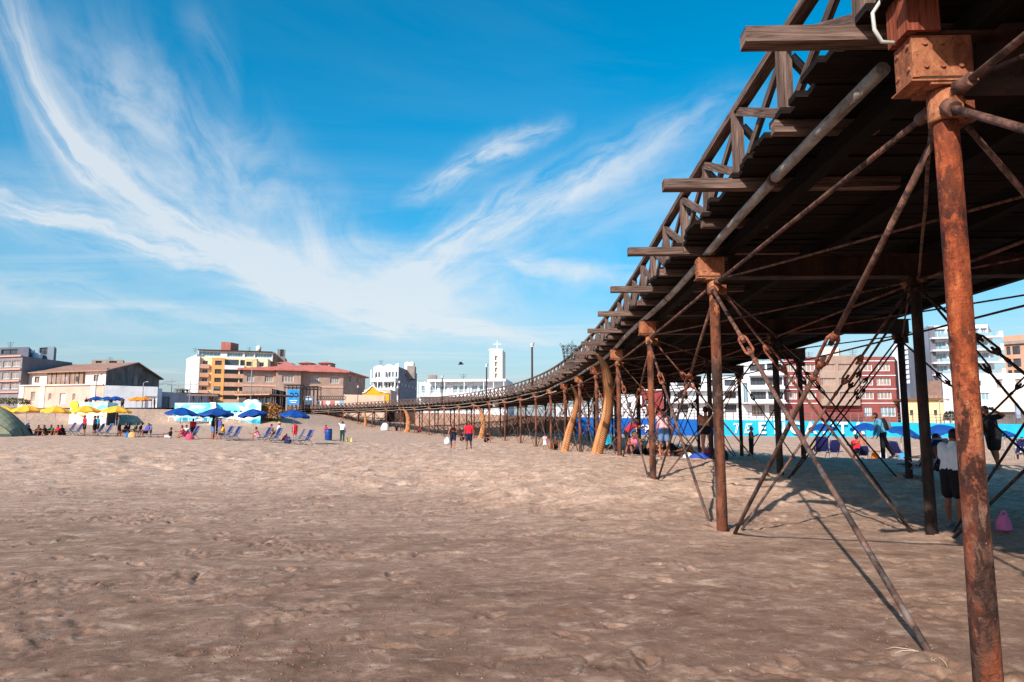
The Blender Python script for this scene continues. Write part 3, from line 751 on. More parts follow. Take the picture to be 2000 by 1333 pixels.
# ------------------------------------------------------------------ beach furniture
frame_tube = mat('grey_tube', lin(150, 146, 150), rough=.4, spec=.5)
navy = mat('navy_sling', lin(34, 40, 98), lin(26, 30, 76), 6); white_tube = mat('white_tube', lin(214, 210, 204), rough=.4, spec=.5); stripe = mat('pale_stripe', lin(150, 150, 178))
dark_tube = mat('dark_tube', lin(70, 66, 70), rough=.4)
blue_cloth = mat('blue_canopy', lin(22, 74, 150), lin(16, 58, 124), 3., rough=.7); yellow_cloth = mat('yellow_canopy', lin(250, 190, 62), lin(240, 166, 44), 3., rough=.7)
orange_cloth = mat('orange_canopy', lin(238, 140, 40)); pole_w = mat('pale_pole', lin(204, 202, 206), rough=.45, spec=.4)
def ground_pt(px, d, dz=0): x = ax(px, d); return V((x, d, gz(x, d)+dz))
def umbrella(px, d, r, top_py, label, cloth, group, tilt=(0, 0), sag=.0, hgt=None):
    b0 = ground_pt(px, d); top = az(top_py, d) if hgt is None else b0.z+hgt; H = top-b0.z
    rt = thing('beach_umbrella', b0, label, 'umbrella', group)
    T = V((tilt[0], tilt[1], 1)).normalized(); apex = b0+V((0, 0, H*.55))+T*H*.45
    pm = MB(); pm.tube([b0-V((0, 0, .2)), b0+V((0, 0, H*.55)), apex], .020, 8); pm.build('pole', pole_w, rt)
    ex = T.cross(V((0, 1, 0))).normalized(); ey = T.cross(ex)
    m = MB(); N = 8; drop = r*.36; rows = 5; a0 = random.random()
    def P(j, k):                                          # ribs stiff, cloth between them sags
        t = 2*math.pi*(j/(N*4))+a0; f = k/rows; ph = (j % 4)/4; s_ = math.sin(math.pi*ph)
        rr = r*f*(1-.075*s_*f); zz = -drop*(f**1.35)-.045*r*s_*f
        return apex+ex*math.cos(t)*rr+ey*math.sin(t)*rr+T*zz
    for j in range(N*4):
        for k in range(rows):
            a, b, c, e = P(j, k), P(j, k+1), P(j+1, k+1), P(j+1, k)
            if k == 0: m.poly([a, b, c])
            else: m.quad(a, b, c, e)
        a, b = P(j, rows), P(j+1, rows); dz = -T*(.13+.03*math.sin(j*1.57)); m.quad(a, a+dz, b+dz, b)
    cn = m.build('canopy', cloth, rt)
    m = MB()
    for q in range(N): 
        m.tube([P(q*4, 0)-T*.03, P(q*4, rows)-T*.02], .008, 5)
    m.build('ribs', dark_tube, rt)
    MB().tube([apex, apex+T*.09], [.03, .012], 8).build('finial', pole_w, rt)
    return rt
BG = 'blue umbrellas on the open beach'; YG = 'yellow umbrellas on the left beach'
umbrella(352, 56, 1.27, 796, 'blue beach umbrella farthest left of the blue row, over seated bathers in pink', blue_cloth, BG, (.05, 0))
umbrella(421, 53, 1.27, 797, 'blue beach umbrella over the woman standing before the white and turquoise wall', blue_cloth, BG, (-.03, .05))
umbrella(494, 52, 1.08, 799, 'blue beach umbrella over the bather in pink beside two navy loungers', blue_cloth, BG, (-.1, 0))
umbrella(573, 50, 1.05, 800.5, 'blue beach umbrella in front of the dark wall at the pier end', blue_cloth, BG, (.08, 0))
umbrella(4, 66, 1.25, 793, 'yellow umbrella rising behind the grey green tent', yellow_cloth, YG)
umbrella(50, 64, 1.2, 792, 'yellow umbrella just right of the tent', yellow_cloth, YG)
umbrella(106, 64, 1.2, 793.5, 'yellow umbrella between the tent and the painted hut', yellow_cloth, YG, (.05, 0))
umbrella(165, 63, 1.28, 792, 'yellow umbrella in front of the painted turquoise and orange hut wall', yellow_cloth, YG)
umbrella(225, 63, 1.2, 793, 'yellow umbrella right of the painted hut, over a crowd in dark clothes', yellow_cloth, YG, (.05, 0))
RG = 'blue umbrellas beyond the pier'
umbrella(1606, 44, .82, 827, 'blue umbrella beyond the pier, over an empty navy chair', blue_cloth, RG, (.0, 0))
umbrella(1690, 44, .85, 826, 'blue umbrella beyond the pier, over the bather with the bare back', blue_cloth, RG, (-.06, 0))
umbrella(1758, 36, .80, 832, 'tilted blue umbrella just right of the man with the backpack', blue_cloth, RG, (.25, -.15))
umbrella(1836, 40, .82, 829, 'blue umbrella behind the seated woman and the boy in white', blue_cloth, RG, (-.2, -.1))
umbrella(1960, 46, .60, 841, 'small blue umbrella low in front of the turquoise wall at far right', blue_cloth, RG, (.1, 0))
# lounge chairs (sitter looks along local -y)
def make_chair(label, group):
    rt = thing('lounge_chair', (0, 0, 0), label, 'lounge chair', group)
    w = .27
    m = MB()
    for sx in (-1, 1):
        x = sx*(w+.02); m.tube([(x, -.52, .36), (x, .10, .30), (x, .52, 1.02)], .013, 6)
        m.tube([(x*1.08, -.25, .54), (x*1.08, .30, .56)], .016, 6)
    for y, z in ((-.52, .36), (.52, 1.02), (.10, .30)): m.tube([(-w-.02, y, z), (w+.02, y, z)], .018, 6)
    m.build('frame', frame_tube, rt)
    for sx in (-1, 1):
        x = sx*(w+.045)
        MB().tube([(x, -.38, 0), (x, .12, .42), (x, .28, .56)], .017, 6).build('leg', frame_tube, rt)
        MB().tube([(x+.02*sx, .42, 0), (x+.02*sx, .02, .40), (x+.02*sx, -.2, .54)], .017, 6).build('leg', frame_tube, rt)
    def sling(a, b, sag):
        q = MB(); N = 6
        for k in range(N):
            f0, f1 = k/N, (k+1)/N
            p0 = fwd(V(a), V(b), f0); p1 = fwd(V(a), V(b), f1)
            nr = V((0, -(V(b)-V(a)).z, (V(b)-V(a)).y)).normalized()
            p0 = p0-nr*sag*math.sin(math.pi*f0); p1 = p1-nr*sag*math.sin(math.pi*f1)
            q.hexa(p0-V((w, 0, 0)), V((2*w, 0, 0)), p1-p0, nr*.012)
        return q
    s_ = sling((0, -.50, .37), (0, .10, .31), .05); s_.build('seat', navy, rt)
    b_ = sling((0, .11, .32), (0, .51, 1.0), .04).build('backrest', navy, rt)
    q = MB(); a, b = V((0, .11, .32)), V((0, .51, 1.0)); nr = V((0, -.68, .4)).normalized()
    for x in (-.21, .21): q.hexa(a+V((x-.02, 0, 0))+nr*-.01, V((.04, 0, 0)), (b-a), nr*.026)
    q.build('stripe', stripe, b_)
    return rt
CG = 'navy lounge chairs with white frames'
ch0 = [None]
def chair(px, d, deg, label, sc=1.):
    p = ground_pt(px, d)
    if ch0[0] is None:
        ch0[0] = make_chair(label, CG); r = ch0[0]; r.location = p; r.rotation_euler = (0, 0, R(deg)); r.scale = (sc,)*3
    else: r = dup(ch0[0], p, R(deg), label, CG, (sc,)*3)
    return r
for a in ((441, 51.5, -36, 'left navy lounge chair of the pair under the second blue umbrella'), (456, 51, -36, 'right navy lounge chair of the pair under the second blue umbrella'),
          (516, 50.5, -36, 'left navy lounge chair of the pair under the third blue umbrella'), (536, 50, -36, 'right navy chair of the pair under the third blue umbrella'),
          (580, 48.5, -60, 'navy lounge chair beside the dark bag under the fourth blue umbrella'), (597, 48, -36, 'rightmost navy lounge chair of the open beach, standing empty'),
          (376, 55, -36, 'navy lounge chair behind the seated bathers under the first blue umbrella'),
          (31, 60, -36, 'navy lounge chair right beside the tent'), (42, 60, -36, 'second navy lounge chair right of the tent'),
          (134, 59.5, -36, 'left navy chair of the pair left of the painted hut'), (149, 59, -36, 'right navy chair of the pair left of the painted hut'),
          (190, 59, -36, 'left navy lounge chair of the pair right of the painted hut'), (206, 58.5, -36, 'right navy lounge chair of the pair right of the painted hut'),
          (279, 58.5, -36, 'navy lounge chair at the right edge of the crowd under the yellow umbrella'),
          (1603, 34, 160, 'navy chair standing empty beyond the pier under a blue umbrella', ), (1624, 34, 175, 'low navy chair beyond the pier, next to the empty one', .85),
          (1683, 29.5, 165, 'chair under the bather with the bare back beyond the pier', .55), (1752, 31, 120, 'low navy chair beside the blue bag right of the man with the backpack', .75),
          (1796, 17.4, 200, 'dark folding chair beside the second pile, behind the seated woman', .95), (1829, 17.2, 190, 'folding chair carrying the seated woman near the boy in white', .95), (1994, 31, 150, 'chair with a yellow cushion at the far right edge', .9)):
    chair(*a)
# reed boats standing on end against the pier
reed, t, b = newmat('dry_reed')
uv = t.coord('UV'); f = t.noise(t.mapping(uv, (3, 60, 1)), 1., 5, .6); g = t.noise(t.mapping(uv, (2, 3, 1)), 1., 3)
c_ = t.ramp(f, [(.3, lin(136, 80, 46)), (.5, lin(196, 134, 92)), (.7, lin(224, 176, 134))]); c_ = t.mix(t.ramp(g, [(.4, .5), (.65, 0.)]), c_, lin(176, 110, 50))
t.l.new(c_, b.inputs['Base Color']); t.l.new(t.bump(f, .6, .02), b.inputs['Normal'])
rope = mat('brown_rope', lin(84, 56, 36))
def reed_boat(pix, d, lean, label, scale=1., mirror=False):
    P = [at(x, y, d+lean*(pix[0][1]-y)/(pix[0][1]-pix[-1][1])) for x, y, w in pix]; Wd = [w/F*d/2 for x, y, w in pix]
    P[0].z = gz(P[0].x, P[0].y)-.12
    # resample
    pp, ww = [], []
    for i in range(len(P)-1):
        for k in range(6):
            t_ = k/6; p0 = P[max(i-1, 0)]; p3 = P[min(i+2, len(P)-1)]
            pp.append(.5*((2*P[i])+(P[i+1]-p0)*t_+(2*p0-5*P[i]+4*P[i+1]-p3)*t_*t_+(3*P[i]-p0-3*P[i+1]+p3)*t_**3)); ww.append(Wd[i]*(1-t_)+Wd[i+1]*t_)
    pp.append(P[-1]); ww.append(Wd[-1])
    rt = thing('reed_boat', P[0].copy(), label, 'reed boat', 'reed boats leaning on the pier')
    m = MB(); m.tube([p+V((.0, .0, 0)) for p in pp], ww, 16, True, .8, True, (1, 0, 0)); m.build('reed_bundle', reed, rt)
    n2 = int(len(pp)*.55); m = MB(); m.tube([p+V((-ww[k]*.55, -ww[k]*.45, 0)) for k, p in enumerate(pp[:n2])], [w*.55*(1-(k/n2)**3*.8) for k, w in enumerate(ww[:n2])], 12, True, .8, True, (1, 0, 0)); m.build('side_bundle', reed, rt)
    m = MB(); L = 0
    for k in range(2, len(pp)-1):
        dd = (pp[k+1]-pp[k-1]).normalized(); a = (V((1, 0, 0))-dd*dd.x).normalized(); b2 = dd.cross(a)
        big = (k in (9, 10)) and scale >= 1
        reps = 2 if scale >= 1 else 1
        for rep in range(reps):
            c0 = fwd(pp[k], pp[k+1], rep/reps); wr = ww[k]*(1.03 if k >= n2 else 1.06)+.004
            m.tube([c0+a*math.cos(q*.3927)*wr+b2*math.sin(q*.3927)*wr*.82+dd*.04*math.sin(q*.8) for q in range(17)], .022 if big else .010, 5)
    if scale >= 1:
        for j in range(6):
            th = 3.6+j*.5; m.tube([pp[k]+V((math.cos(th)*ww[k]*1.02, math.sin(th)*ww[k]*.84, 0)) for k in range(n2, len(pp)-2)], .008, 4)
    m.build('rope_lashing', rope, rt)
    return rt
reed_boat([(1164, 886, 22), (1175, 850, 21), (1183, 820, 19.5), (1188, 790, 20), (1189, 765, 20.5), (1186, 740, 20), (1181, 718, 14.5), (1174, 704, 9), (1166, 693, 3)], 26.3, .2, 'largest reed boat standing upright against the pier piles, its curved tip over the pipe')
reed_boat([(1101, 882, 14), (1112, 842, 13), (1121, 812, 11.5), (1127, 785, 9), (1126, 771, 7), (1122, 763, 5), (1116, 752, 1.6)], 36.6, .4, 'slimmer reed boat standing against the pier, left of the largest one')
reed_boat([(938, 857, 10), (943, 840, 9), (944, 822, 8), (941, 808, 6.5), (935, 798, 4), (929, 792, 2)], 79, 0, 'reed boat leaning on the far pier behind the man in the red shirt', .5)
reed_boat([(793, 849, 10), (797, 838, 9), (798, 822, 8.5), (795, 810, 7), (791, 803, 4.5), (787, 799, 2)], 106, 0, 'reed boat leaning on the far pier, left of the walking couple', .5)
reed_boat([(712, 842, 5.5), (714, 832, 5.5), (714, 822, 5), (713, 812, 4.5), (712, 806, 3), (711, 804, 2)], 122, 0, 'smallest and farthest reed boat near the shore end of the pier', .5)
# tent
tent_m = mat('tent_cloth', lin(132, 134, 112), lin(108, 112, 92), 4); d = 57
b0 = ground_pt(-12, d); rt = thing('beach_tent', b0, 'grey green beach tent at the left edge of the photo', 'tent')
m = MB(); N = 14; Rr = 2.5; H = 2.45
def tp(i, j):
    u = -1+2*i/N; w_ = j/8*math.pi/2; prof = (1-abs(u)**1.6)**.75 if abs(u) < 1 else 0
    return b0+V((u*Rr, -1.3+2.6*j/8, H*prof*(1-abs(j/4-1)**2.2*.45)+ -.05))
for i in range(N):
    for j in range(8): m.quad(tp(i, j), tp(i+1, j), tp(i+1, j+1), tp(i, j+1))
m.poly([tp(i, 0) for i in range(N+1)]); m.poly([tp(i, 8) for i in range(N, -1, -1)]); m.build('canopy', tent_m, rt)
m = MB(); m.tube([tp(i, 0)+V((0, -.02, .01)) for i in range(N+1)], .03, 6); m.tube([tp(i, 4)+V((0, 0, .02)) for i in range(N+1)], .03, 6); m.build('tent_pole', dark_tube, rt)
MB().hexa(b0+V((-2.4, -1.36, -.02)), V((4.8, 0, 0)), V((0, .04, 0)), V((0, 0, .22))).build('ground_flap', mat('tent_flap', lin(70, 78, 74)), rt)
# barrel
b0 = ground_pt(642, 60); rt = thing('barrel', b0, 'blue plastic barrel standing on the sand near the pier end', 'barrel')
MB().tube([b0, b0+V((0, 0, .05)), b0+V((0, 0, .45)), b0+V((0, 0, .9)), b0+V((0, 0, .95))], [.27, .29, .30, .29, .26], 16).build('drum', mat('blue_plastic', lin(28, 74, 142), rough=.4), rt)
m = MB(); [m.tube([b0+V((0, 0, z)), b0+V((0, 0, z+.04))], .315, 16) for z in (.3, .6, .88)]; m.build('rim', mat('blue_plastic_dark', lin(22, 56, 116), rough=.4), rt)
cone_m = mat('yellow_plastic', lin(236, 214, 96))
for px, l in ((679, 'left one of two small yellow marker cones on the sand beside the man in white'), (687, 'right one of two small yellow marker cones on the sand beside the man in white')):
    b0 = ground_pt(px, 59); m = MB().tube([b0, b0+V((0, 0, .03)), b0+V((0, 0, .035)), b0+V((0, 0, .33))], [.14, .14, .09, .03], 10); solo(m, 'marker_cone', cone_m, b0, l, 'cone', 'yellow cones')
# bags and bundles
def lump(name, px, d, size, col, label, cat, dz=0, handle=True, rough=.8):
    b0 = ground_pt(px, d, dz); x, y, z = size
    m = MB(); n = 14; prof = [(.0, .82), (.08, 1.), (.45, .98), (.75, .8), (.95, .5), (1., .25)]
    i0 = 0; rings = []
    for k, (f, w) in enumerate(prof):
        rings.append([b0+V((math.cos(2*math.pi*j/n)*x/2*w*(1+random.uniform(-.09, .09)), math.sin(2*math.pi*j/n)*y/2*w*(1+random.uniform(-.09, .09)), f*z+random.uniform(-.03, .03)*z*(k > 0))) for j in range(n)])
    for k in range(len(rings)-1):
        for j in range(n): m.quad(rings[k][j], rings[k][(j+1) % n], rings[k+1][(j+1) % n], rings[k+1][j])
    m.poly(rings[-1])
    mt = mat(name+label[-24:], col, rough=rough)
    rt = thing(name, b0, label, cat); m.build('body', mt, rt)
    if handle:
        MB().tube([b0+V((math.cos(t)*x*.22, -y*.1, z*.93+math.sin(t)*z*.28)) for t in np.linspace(0, math.pi, 8)], .015, 6).build('strap', mt, rt)
    return rt
lump('bag', 1945, 11.1, (.22, .18, .24), lin(206, 110, 158), 'pink bag on the shaded sand right of the nearest pile', 'bag')
lump('bag', 1343, 24.6, (.40, .25, .14), lin(238, 236, 232), 'white bag lying on the sand at the feet of the woman in pink', 'bag')
lump('towel_heap', 1368, 24.3, (.8, .5, .2), lin(52, 84, 170), 'blue towel heap on the sand between the woman in pink and the man in briefs', 'towel', handle=False)
lump('bag', 1386, 24.6, (.45, .35, .36), lin(196, 60, 110), 'magenta bag on the sand beside the blue towel heap', 'bag')
lump('bag', 752, 106, (1.2, 1., 1.1), lin(228, 224, 216), 'big white sack standing by the far pier piles', 'sack', handle=False)
lump('bag', 1405, 23.4, (.5, .4, .42), lin(40, 36, 44), 'dark rucksack on the sand beside the man in briefs', 'bag')
lump('bag', 563, 49, (.5, .35, .45), lin(40, 40, 84), 'dark navy bag on the sand under the fourth blue umbrella', 'bag')
lump('bag', 371, 53.5, (.6, .4, .45), lin(208, 80, 110), 'pink bag on the sand under the first blue umbrella', 'bag')
lump('cooler', 75, 60, (.5, .4, .45), lin(30, 120, 200), 'blue cooler box on the sand by the yellow umbrellas', 'cooler')
lump('bag', 251, 57.5, (.36, .3, .42), lin(28, 110, 190), 'blue bag on the sand in front of the crowd under the rightmost yellow umbrella', 'bag')
lump('bag', 259, 57.3, (.6, .4, .45), lin(230, 170, 110), 'tan beach bag next to the small blue one', 'bag')
lump('bag', 1761, 30.6, (.4, .3, .26), lin(60, 150, 220), 'bright blue bag by the low navy chair beyond the pier', 'bag', handle=False)
lump('bag', 1706, 28.6, (.3, .25, .3), lin(230, 120, 40), 'orange bag beside the bather with the bare back', 'bag')
lump('bag', 1722, 29.5, (.3, .25, .36), lin(214, 214, 224), 'pale bag on the sand behind the legs of the man with the backpack', 'bag')
# gull
b0 = at(900, 711.5, 120); m = MB(); m.tube([b0+V((-.5, 0, -.06)), b0+V((-.2, 0, 0)), b0+V((.25, 0, .03)), b0+V((.55, 0, -.02))], [.03, .13, .12, .03], 8)
for sg, dy in ((1, -.7), (-1, .7)):
    m.poly([b0+V((.2, 0, .05)), b0+V((-.15, 0, .05)), b0+V((-.3, dy*.8, .32)), b0+V((-.05, dy*1.5, .15)), b0+V((.2, dy*.8, .36))])
    m.poly([b0+V((.2, 0, .02)), b0+V((.2, dy*.8, .33)), b0+V((-.05, dy*1.5, .12)), b0+V((-.3, dy*.8, .29)), b0+V((-.15, 0, .02))])
solo(m, 'bird', mat('dark_bird', lin(60, 60, 70)), b0, 'dark bird gliding in the sky over the low white building', 'bird')
# ------------------------------------------------------------------ people: one continuous remeshed body, clothes as children
SKIN = mat('tan_skin', lin(176, 116, 90), lin(160, 100, 76), 20, rough=.6); SKIN_D = mat('brown_skin', lin(140, 88, 66), lin(122, 74, 54), 20, rough=.6)
HAIR = mat('dark_hair', lin(36, 26, 24), lin(24, 18, 18), 40, rough=.5)
def capsule(mb, a, b, r0, r1, n=10, flat=False):
    a, b = V(a), V(b); d = (b-a); L = d.length
    if L < 1e-6: d = V((0, 0, 1)); L = 1e-6
    d = d/L if L > 1e-5 else V((0, 0, 1)); pts, rad = [], []
    if flat: pts, rad = [a, b], [r0, r1]
    else:
        for t in (-1, -.86, -.5): pts.append(a+d*r0*t); rad.append(max(r0*math.sqrt(max(0, 1-t*t)), r0*.12))
        pts += [a, b]; rad += [r0, r1]
        for t in (.5, .86, 1): pts.append(b+d*r1*t); rad.append(max(r1*math.sqrt(max(0, 1-t*t)), r1*.12))
    mb.tube(pts, rad, n)
_cnt = [0]
def remesh(mb, name, m, parent, vox, it=3):
    o = mb.build('tmp', None, None, V((0, 0, 0))); r = o.modifiers.new('r', 'REMESH'); r.mode = 'VOXEL'; r.voxel_size = vox; r.use_smooth_shade = True
    s_ = o.modifiers.new('s', 'SMOOTH'); s_.factor = .5; s_.iterations = it
    dg = bpy.context.evaluated_depsgraph_get(); me = bpy.data.meshes.new_from_object(o.evaluated_get(dg)); me.name = name
    old = o.data; bpy.data.objects.remove(o); bpy.data.meshes.remove(old)
    me.materials.clear(); me.materials.append(m); 
    ob = bpy.data.objects.new(name, me); COL.objects.link(ob); ob.parent = parent; return ob
def nrm(t): return V(t).normalized()
STAND = dict(lean=2, legs=[((.05, .06, -1), (.02, -.08, -1)), ((.05, -.06, -1), (.02, -.12, -1))], arms=[((.16, .03, -1), (.06, .16, -1)), ((.16, .0, -1), (.06, .12, -1))])
WALK = dict(lean=4, legs=[((.03, .36, -1), (.0, .10, -1)), ((.03, -.22, -1), (.0, -.62, -1))], arms=[((.2, -.25, -1), (.1, .1, -1)), ((.2, .25, -1), (.05, .5, -1))])
SIT = dict(lean=18, pz=.13, legs=[((.25, .80, .62), (.02, .30, -1)), ((.2, .80, .66), (.02, .34, -1))], arms=[((.15, .8, -.6), (-.2, .8, -.1)), ((.2, .75, -.6), (-.3, .8, .0))])
SITCH = dict(lean=-18, pz=.42, legs=[((.1, 1, .05), (.0, .15, -1)), ((.12, 1, .05), (.0, .25, -1))], arms=[((.15, .35, -1), (-.15, 1, -.1)), ((.15, .4, -1), (-.1, 1, 0))])
def person(label, loc, yaw, H=1.66, pose=STAND, outfit=(), hair='short', skin=SKIN, vox=.016, group=None, head=(0, 0), build=1.):
    k = H/1.70; W_ = build; lf = lambda s, f, u: V((s, -f, u))
    lean = R(pose.get('lean', 0)); T = V((0, -math.sin(lean), math.cos(lean))); Xs = V((1, 0, 0))
    side = pose.get('side', 0); T = (T+Xs*side).normalized(); Fd = T.cross(Xs).normalized()*-1 if False else V((0, -math.cos(lean), -math.sin(lean)))
    Pz = pose.get('pz'); P = V((0, 0, 0)); J = {}
    for i, sg in ((0, 1), (1, -1)):
        th, sh = pose['legs'][i]; d1 = nrm((th[0]*sg, -th[1], th[2])); d2 = nrm((sh[0]*sg, -sh[1], sh[2]))
        h = P+Xs*sg*.088+T*-.02; kn = h+d1*.42; an = kn+d2*.41
        ff = V((sg*.18, -1, 0)); ff = (ff-d2*ff.dot(d2)); ff = (ff.normalized()*.75+V((sg*.1, -1, -.1)).normalized()*.25).normalized()
        J[sg] = (h, kn, an, an+ff*.17+d2*.045, an-ff*.05+d2*.05)
    low = min(min(J[s][2].z-.085, J[s][3].z-.03) for s in J)
    base = V((0, 0, (-low) if Pz is None else Pz/k))
    if Pz is not None: pass
    sh = lambda p: (p+base)*k
    chest = P+T*.30; neck = P+T*.50; shm = P+T*.455
    hd = neck+T*.155+V((0, -.03, 0))+V((head[0]*.05, -head[1]*.05, -abs(head[1])*.01))
    A = {}
    for i, sg in ((0, 1), (1, -1)):
        u, f = pose['arms'][i]; d1 = nrm((u[0]*sg, -u[1], u[2])); d2 = nrm((f[0]*sg, -f[1], f[2]))
        s0 = shm+Xs*sg*.175*W_; el = s0+d1*.285; wr = el+d2*.245; A[sg] = (s0, el, wr, d2)
    near = vox < .012
    body = MB(); C = lambda a, b, r0, r1: capsule(body, sh(a), sh(b), r0*k, r1*k, 12 if near else 8)
    for sg in (-1, 1):
        C(P+Xs*sg*.06*W_+T*.02, P+Xs*sg*.055+T*.17, .118*W_, .098*W_); C(P+Xs*sg*.055+T*.15, chest+Xs*sg*.065+T*.04, .098*W_, .108*W_)
        C(chest+Xs*sg*.06+T*.05, shm+Xs*sg*.15*W_, .10, .058)
        h, kn, an, toe, heel = J[sg]
        C(h+T*.01, fwd(h, kn, .5), .092*W_, .074*W_); C(fwd(h, kn, .45), kn, .075*W_, .054); cal = fwd(kn, an, .3)+V((0, .016, 0)); C(kn, cal, .052, .057); C(cal, fwd(kn, an, .85), .056, .036); C(fwd(kn, an, .8), an, .036, .036)
        C(heel, toe, .034, .028); C(an, heel, .036, .034); C(an, fwd(heel, toe, .6), .034, .03)
        s0, el, wr, d2 = A[sg]
        C(s0, fwd(s0, el, .5), .052*W_, .046*W_); C(fwd(s0, el, .5), el, .046, .038); C(el, fwd(el, wr, .35), .038, .039); C(fwd(el, wr, .35), wr, .039, .026)
        # hand: palm, four unequal curled fingers, a thumb leaving the side of the palm
        up = V((0, -1, .2)); ac = d2.cross(up)
        if ac.length < .2: ac = d2.cross(Xs)
        ac.normalize(); pn = ac.cross(d2).normalized(); wv = (ac*.5+Xs*0).normalized()
        for q in (-.026, 0, .026): C(wr+d2*.01+ac*q*.7, wr+d2*.075+ac*q, .016, .015)
        fr = .0095 if near else .011
        for q, L in ((-.033, .062), (-.011, .075), (.011, .080), (.033, .070)):
            p0 = wr+d2*.078+ac*q; p1 = p0+(d2*.85+pn*.5).normalized()*L*.55; p2 = p1+(d2*.4+pn*.9).normalized()*L*.5; C(p0, p1, fr, fr*.95); C(p1, p2, fr*.95, fr*.85)
        t0 = wr+d2*.03+ac*.034; t1 = t0+(d2*.6+ac*.8).normalized()*.035; C(t0, t1, fr*1.15, fr); C(t1, t1+(d2*.9+pn*.4).normalized()*.032, fr, fr*.9)
    C(shm, neck+T*.09+V((0, -.012, 0)), .056, .052)
    hs = [0]
    body.ball(sh(hd+V((0, .012, .015))), (.076*k, .094*k, .098*k), 16 if near else 10, 10 if near else 7)
    C(hd+V((0, -.045, -.06)), hd+V((0, -.03, -.02)), .046, .066)
    body.ball(sh(hd+V((0, -.066, -.095))), (.028*k, .026*k, .022*k), 8, 6)
    C(hd+V((0, -.085, .012)), hd+V((0, -.104, -.024)), .010, .0165)
    body.ball(sh(hd+V((0, -.089, -.056))), (.026*k, .014*k, .012*k), 8, 5)
    for sg in (-1, 1): body.ball(sh(hd+V((sg*.078, .012, -.005))), (.014*k, .026*k, .036*k), 8, 6)
    rt = thing('person', loc, label, 'person', group, yaw)
    remesh(body, 'body', skin, rt, vox*k, 3 if near else 2)
    if near:
        e = MB(); [e.ball(sh(hd+V((sg*.032, -.086, .015))), (.013*k, .008*k, .008*k), 8, 5) for sg in (-1, 1)]
        [capsule(e, sh(hd+V((sg*.018, -.094, .036))), sh(hd+V((sg*.05, -.084, .036))), .005, .004, 6) for sg in (-1, 1)]
        e.build('eyes', HAIR, rt, V((0, 0, 0)))
    hb = MB(); B = lambda c, r: hb.ball(sh(hd+V(c)), tuple(x*k for x in r), 12, 8)
    if hair != 'none':
        B((0, .026, .036), (.088, .098, .092)); B((0, .045, -.01), (.084, .078, .088))
        if hair == 'long':
            for sg in (-1, 0, 1): capsule(hb, sh(hd+V((sg*.045, .06, .0))), sh(hd+V((sg*.06, .085, -.26))), .048*k, .032*k)
        if hair == 'bun': hb.ball(sh(hd+V((0, .12, .05))), .05*k)
        if hair == 'tail': capsule(hb, sh(hd+V((0, .10, .03))), sh(hd+V((0, .13, -.2))), .034*k, .016*k)
        if hair == 'hat':
            pass
        ho = remesh(hb, 'hair', HAIR, rt, max(vox, .011)*k, 1)
    if hair == 'hat':
        hm = MB(); c = sh(hd+V((0, .01, .05))); hm.tube([c, c+V((0, 0, .01)), c+V((0, 0, .012)), c+V((0, 0, .10*k)), c+V((0, 0, .125*k))], [.19*k, .185*k, .108*k, .098*k, .06*k], 16); hm.build('hat', outfit[-1][1], rt, V((0, 0, 0)))
    for item, m in outfit:
        cb = MB(); g = .017; D = lambda a, b, r0, r1, fl=False: capsule(cb, sh(a), sh(b), (r0+g)*k, (r1+g)*k, 10, fl); v = max(vox*.9, .010)*k
        if item in ('tshirt', 'longsleeve', 'tank', 'swim', 'crop'):
            lo = {'crop': .17, 'swim': -.02}.get(item, -.02)
            for sg in (-1, 1):
                if lo < .1: D(P+Xs*sg*.06*W_+T*(lo+.02), P+Xs*sg*.058+T*.17, .122*W_, .102*W_)
                D(P+Xs*sg*.055+T*max(.15, lo), chest+Xs*sg*.065+T*.04, .10*W_, .11*W_)
                if item in ('tshirt', 'longsleeve'):
                    D(chest+Xs*sg*.06+T*.05, shm+Xs*sg*.15*W_, .10, .06); s0, el, wr, d2 = A[sg]
                    D(s0, fwd(s0, el, .62), .055*W_, .054*W_, False)
                    if item == 'longsleeve': D(s0, el, .053*W_, .044); D(el, fwd(el, wr, .96), .044, .032)
                else:
                    D(chest+Xs*sg*.062+T*.05, chest+Xs*sg*.07+T*.09, .098, .09); D(chest+Xs*sg*.09+T*.08, shm+Xs*sg*.09+T*.02, .03, .02)
            if item in ('tshirt', 'longsleeve'): D(shm+T*.02, shm+T*.045, .062, .055)
        elif item in ('shorts', 'pants', 'briefs', 'skirt', 'capri'):
            for sg in (-1, 1):
                h, kn, an, toe, heel = J[sg]; D(P+Xs*sg*.06*W_+T*.0, P+Xs*sg*.058+T*.06, .124*W_, .115*W_)
                if item != 'briefs':
                    D(h, fwd(h, kn, .55), .097*W_, .086*W_)
                    if item != 'skirt' or True: D(fwd(h, kn, .4), fwd(h, kn, .78 if item in ('shorts', 'skirt') else 1.0), .088*W_, .082*W_ if item == 'shorts' else .07)
                    if item in ('pants', 'capri'): D(kn, fwd(kn, an, .95 if item == 'pants' else .5), .066, .056)
                else: D(h+T*.02, fwd(h, kn, .1), .098*W_, .094*W_)
        elif item == 'shoes':
            for sg in (-1, 1):
                h, kn, an, toe, heel = J[sg]; D(heel, toe, .03, .024); D(an, heel, .03, .03); D(an, fwd(heel, toe, .55), .03, .028)
        elif item == 'hatm': continue
        if cb.f: remesh(cb, {'tshirt': 'shirt', 'longsleeve': 'shirt', 'tank': 'tank_top', 'swim': 'swimsuit', 'crop': 'top', 'capri': 'trousers', 'pants': 'trousers'}.get(item, item), m, rt, v, 2)
    J['hand'] = {s: sh(A[s][2]+A[s][3]*.09) for s in (1, -1)}; J['chest'] = sh(chest); J['T'] = T; J['k'] = k; J['hd'] = sh(hd)
    return rt, J
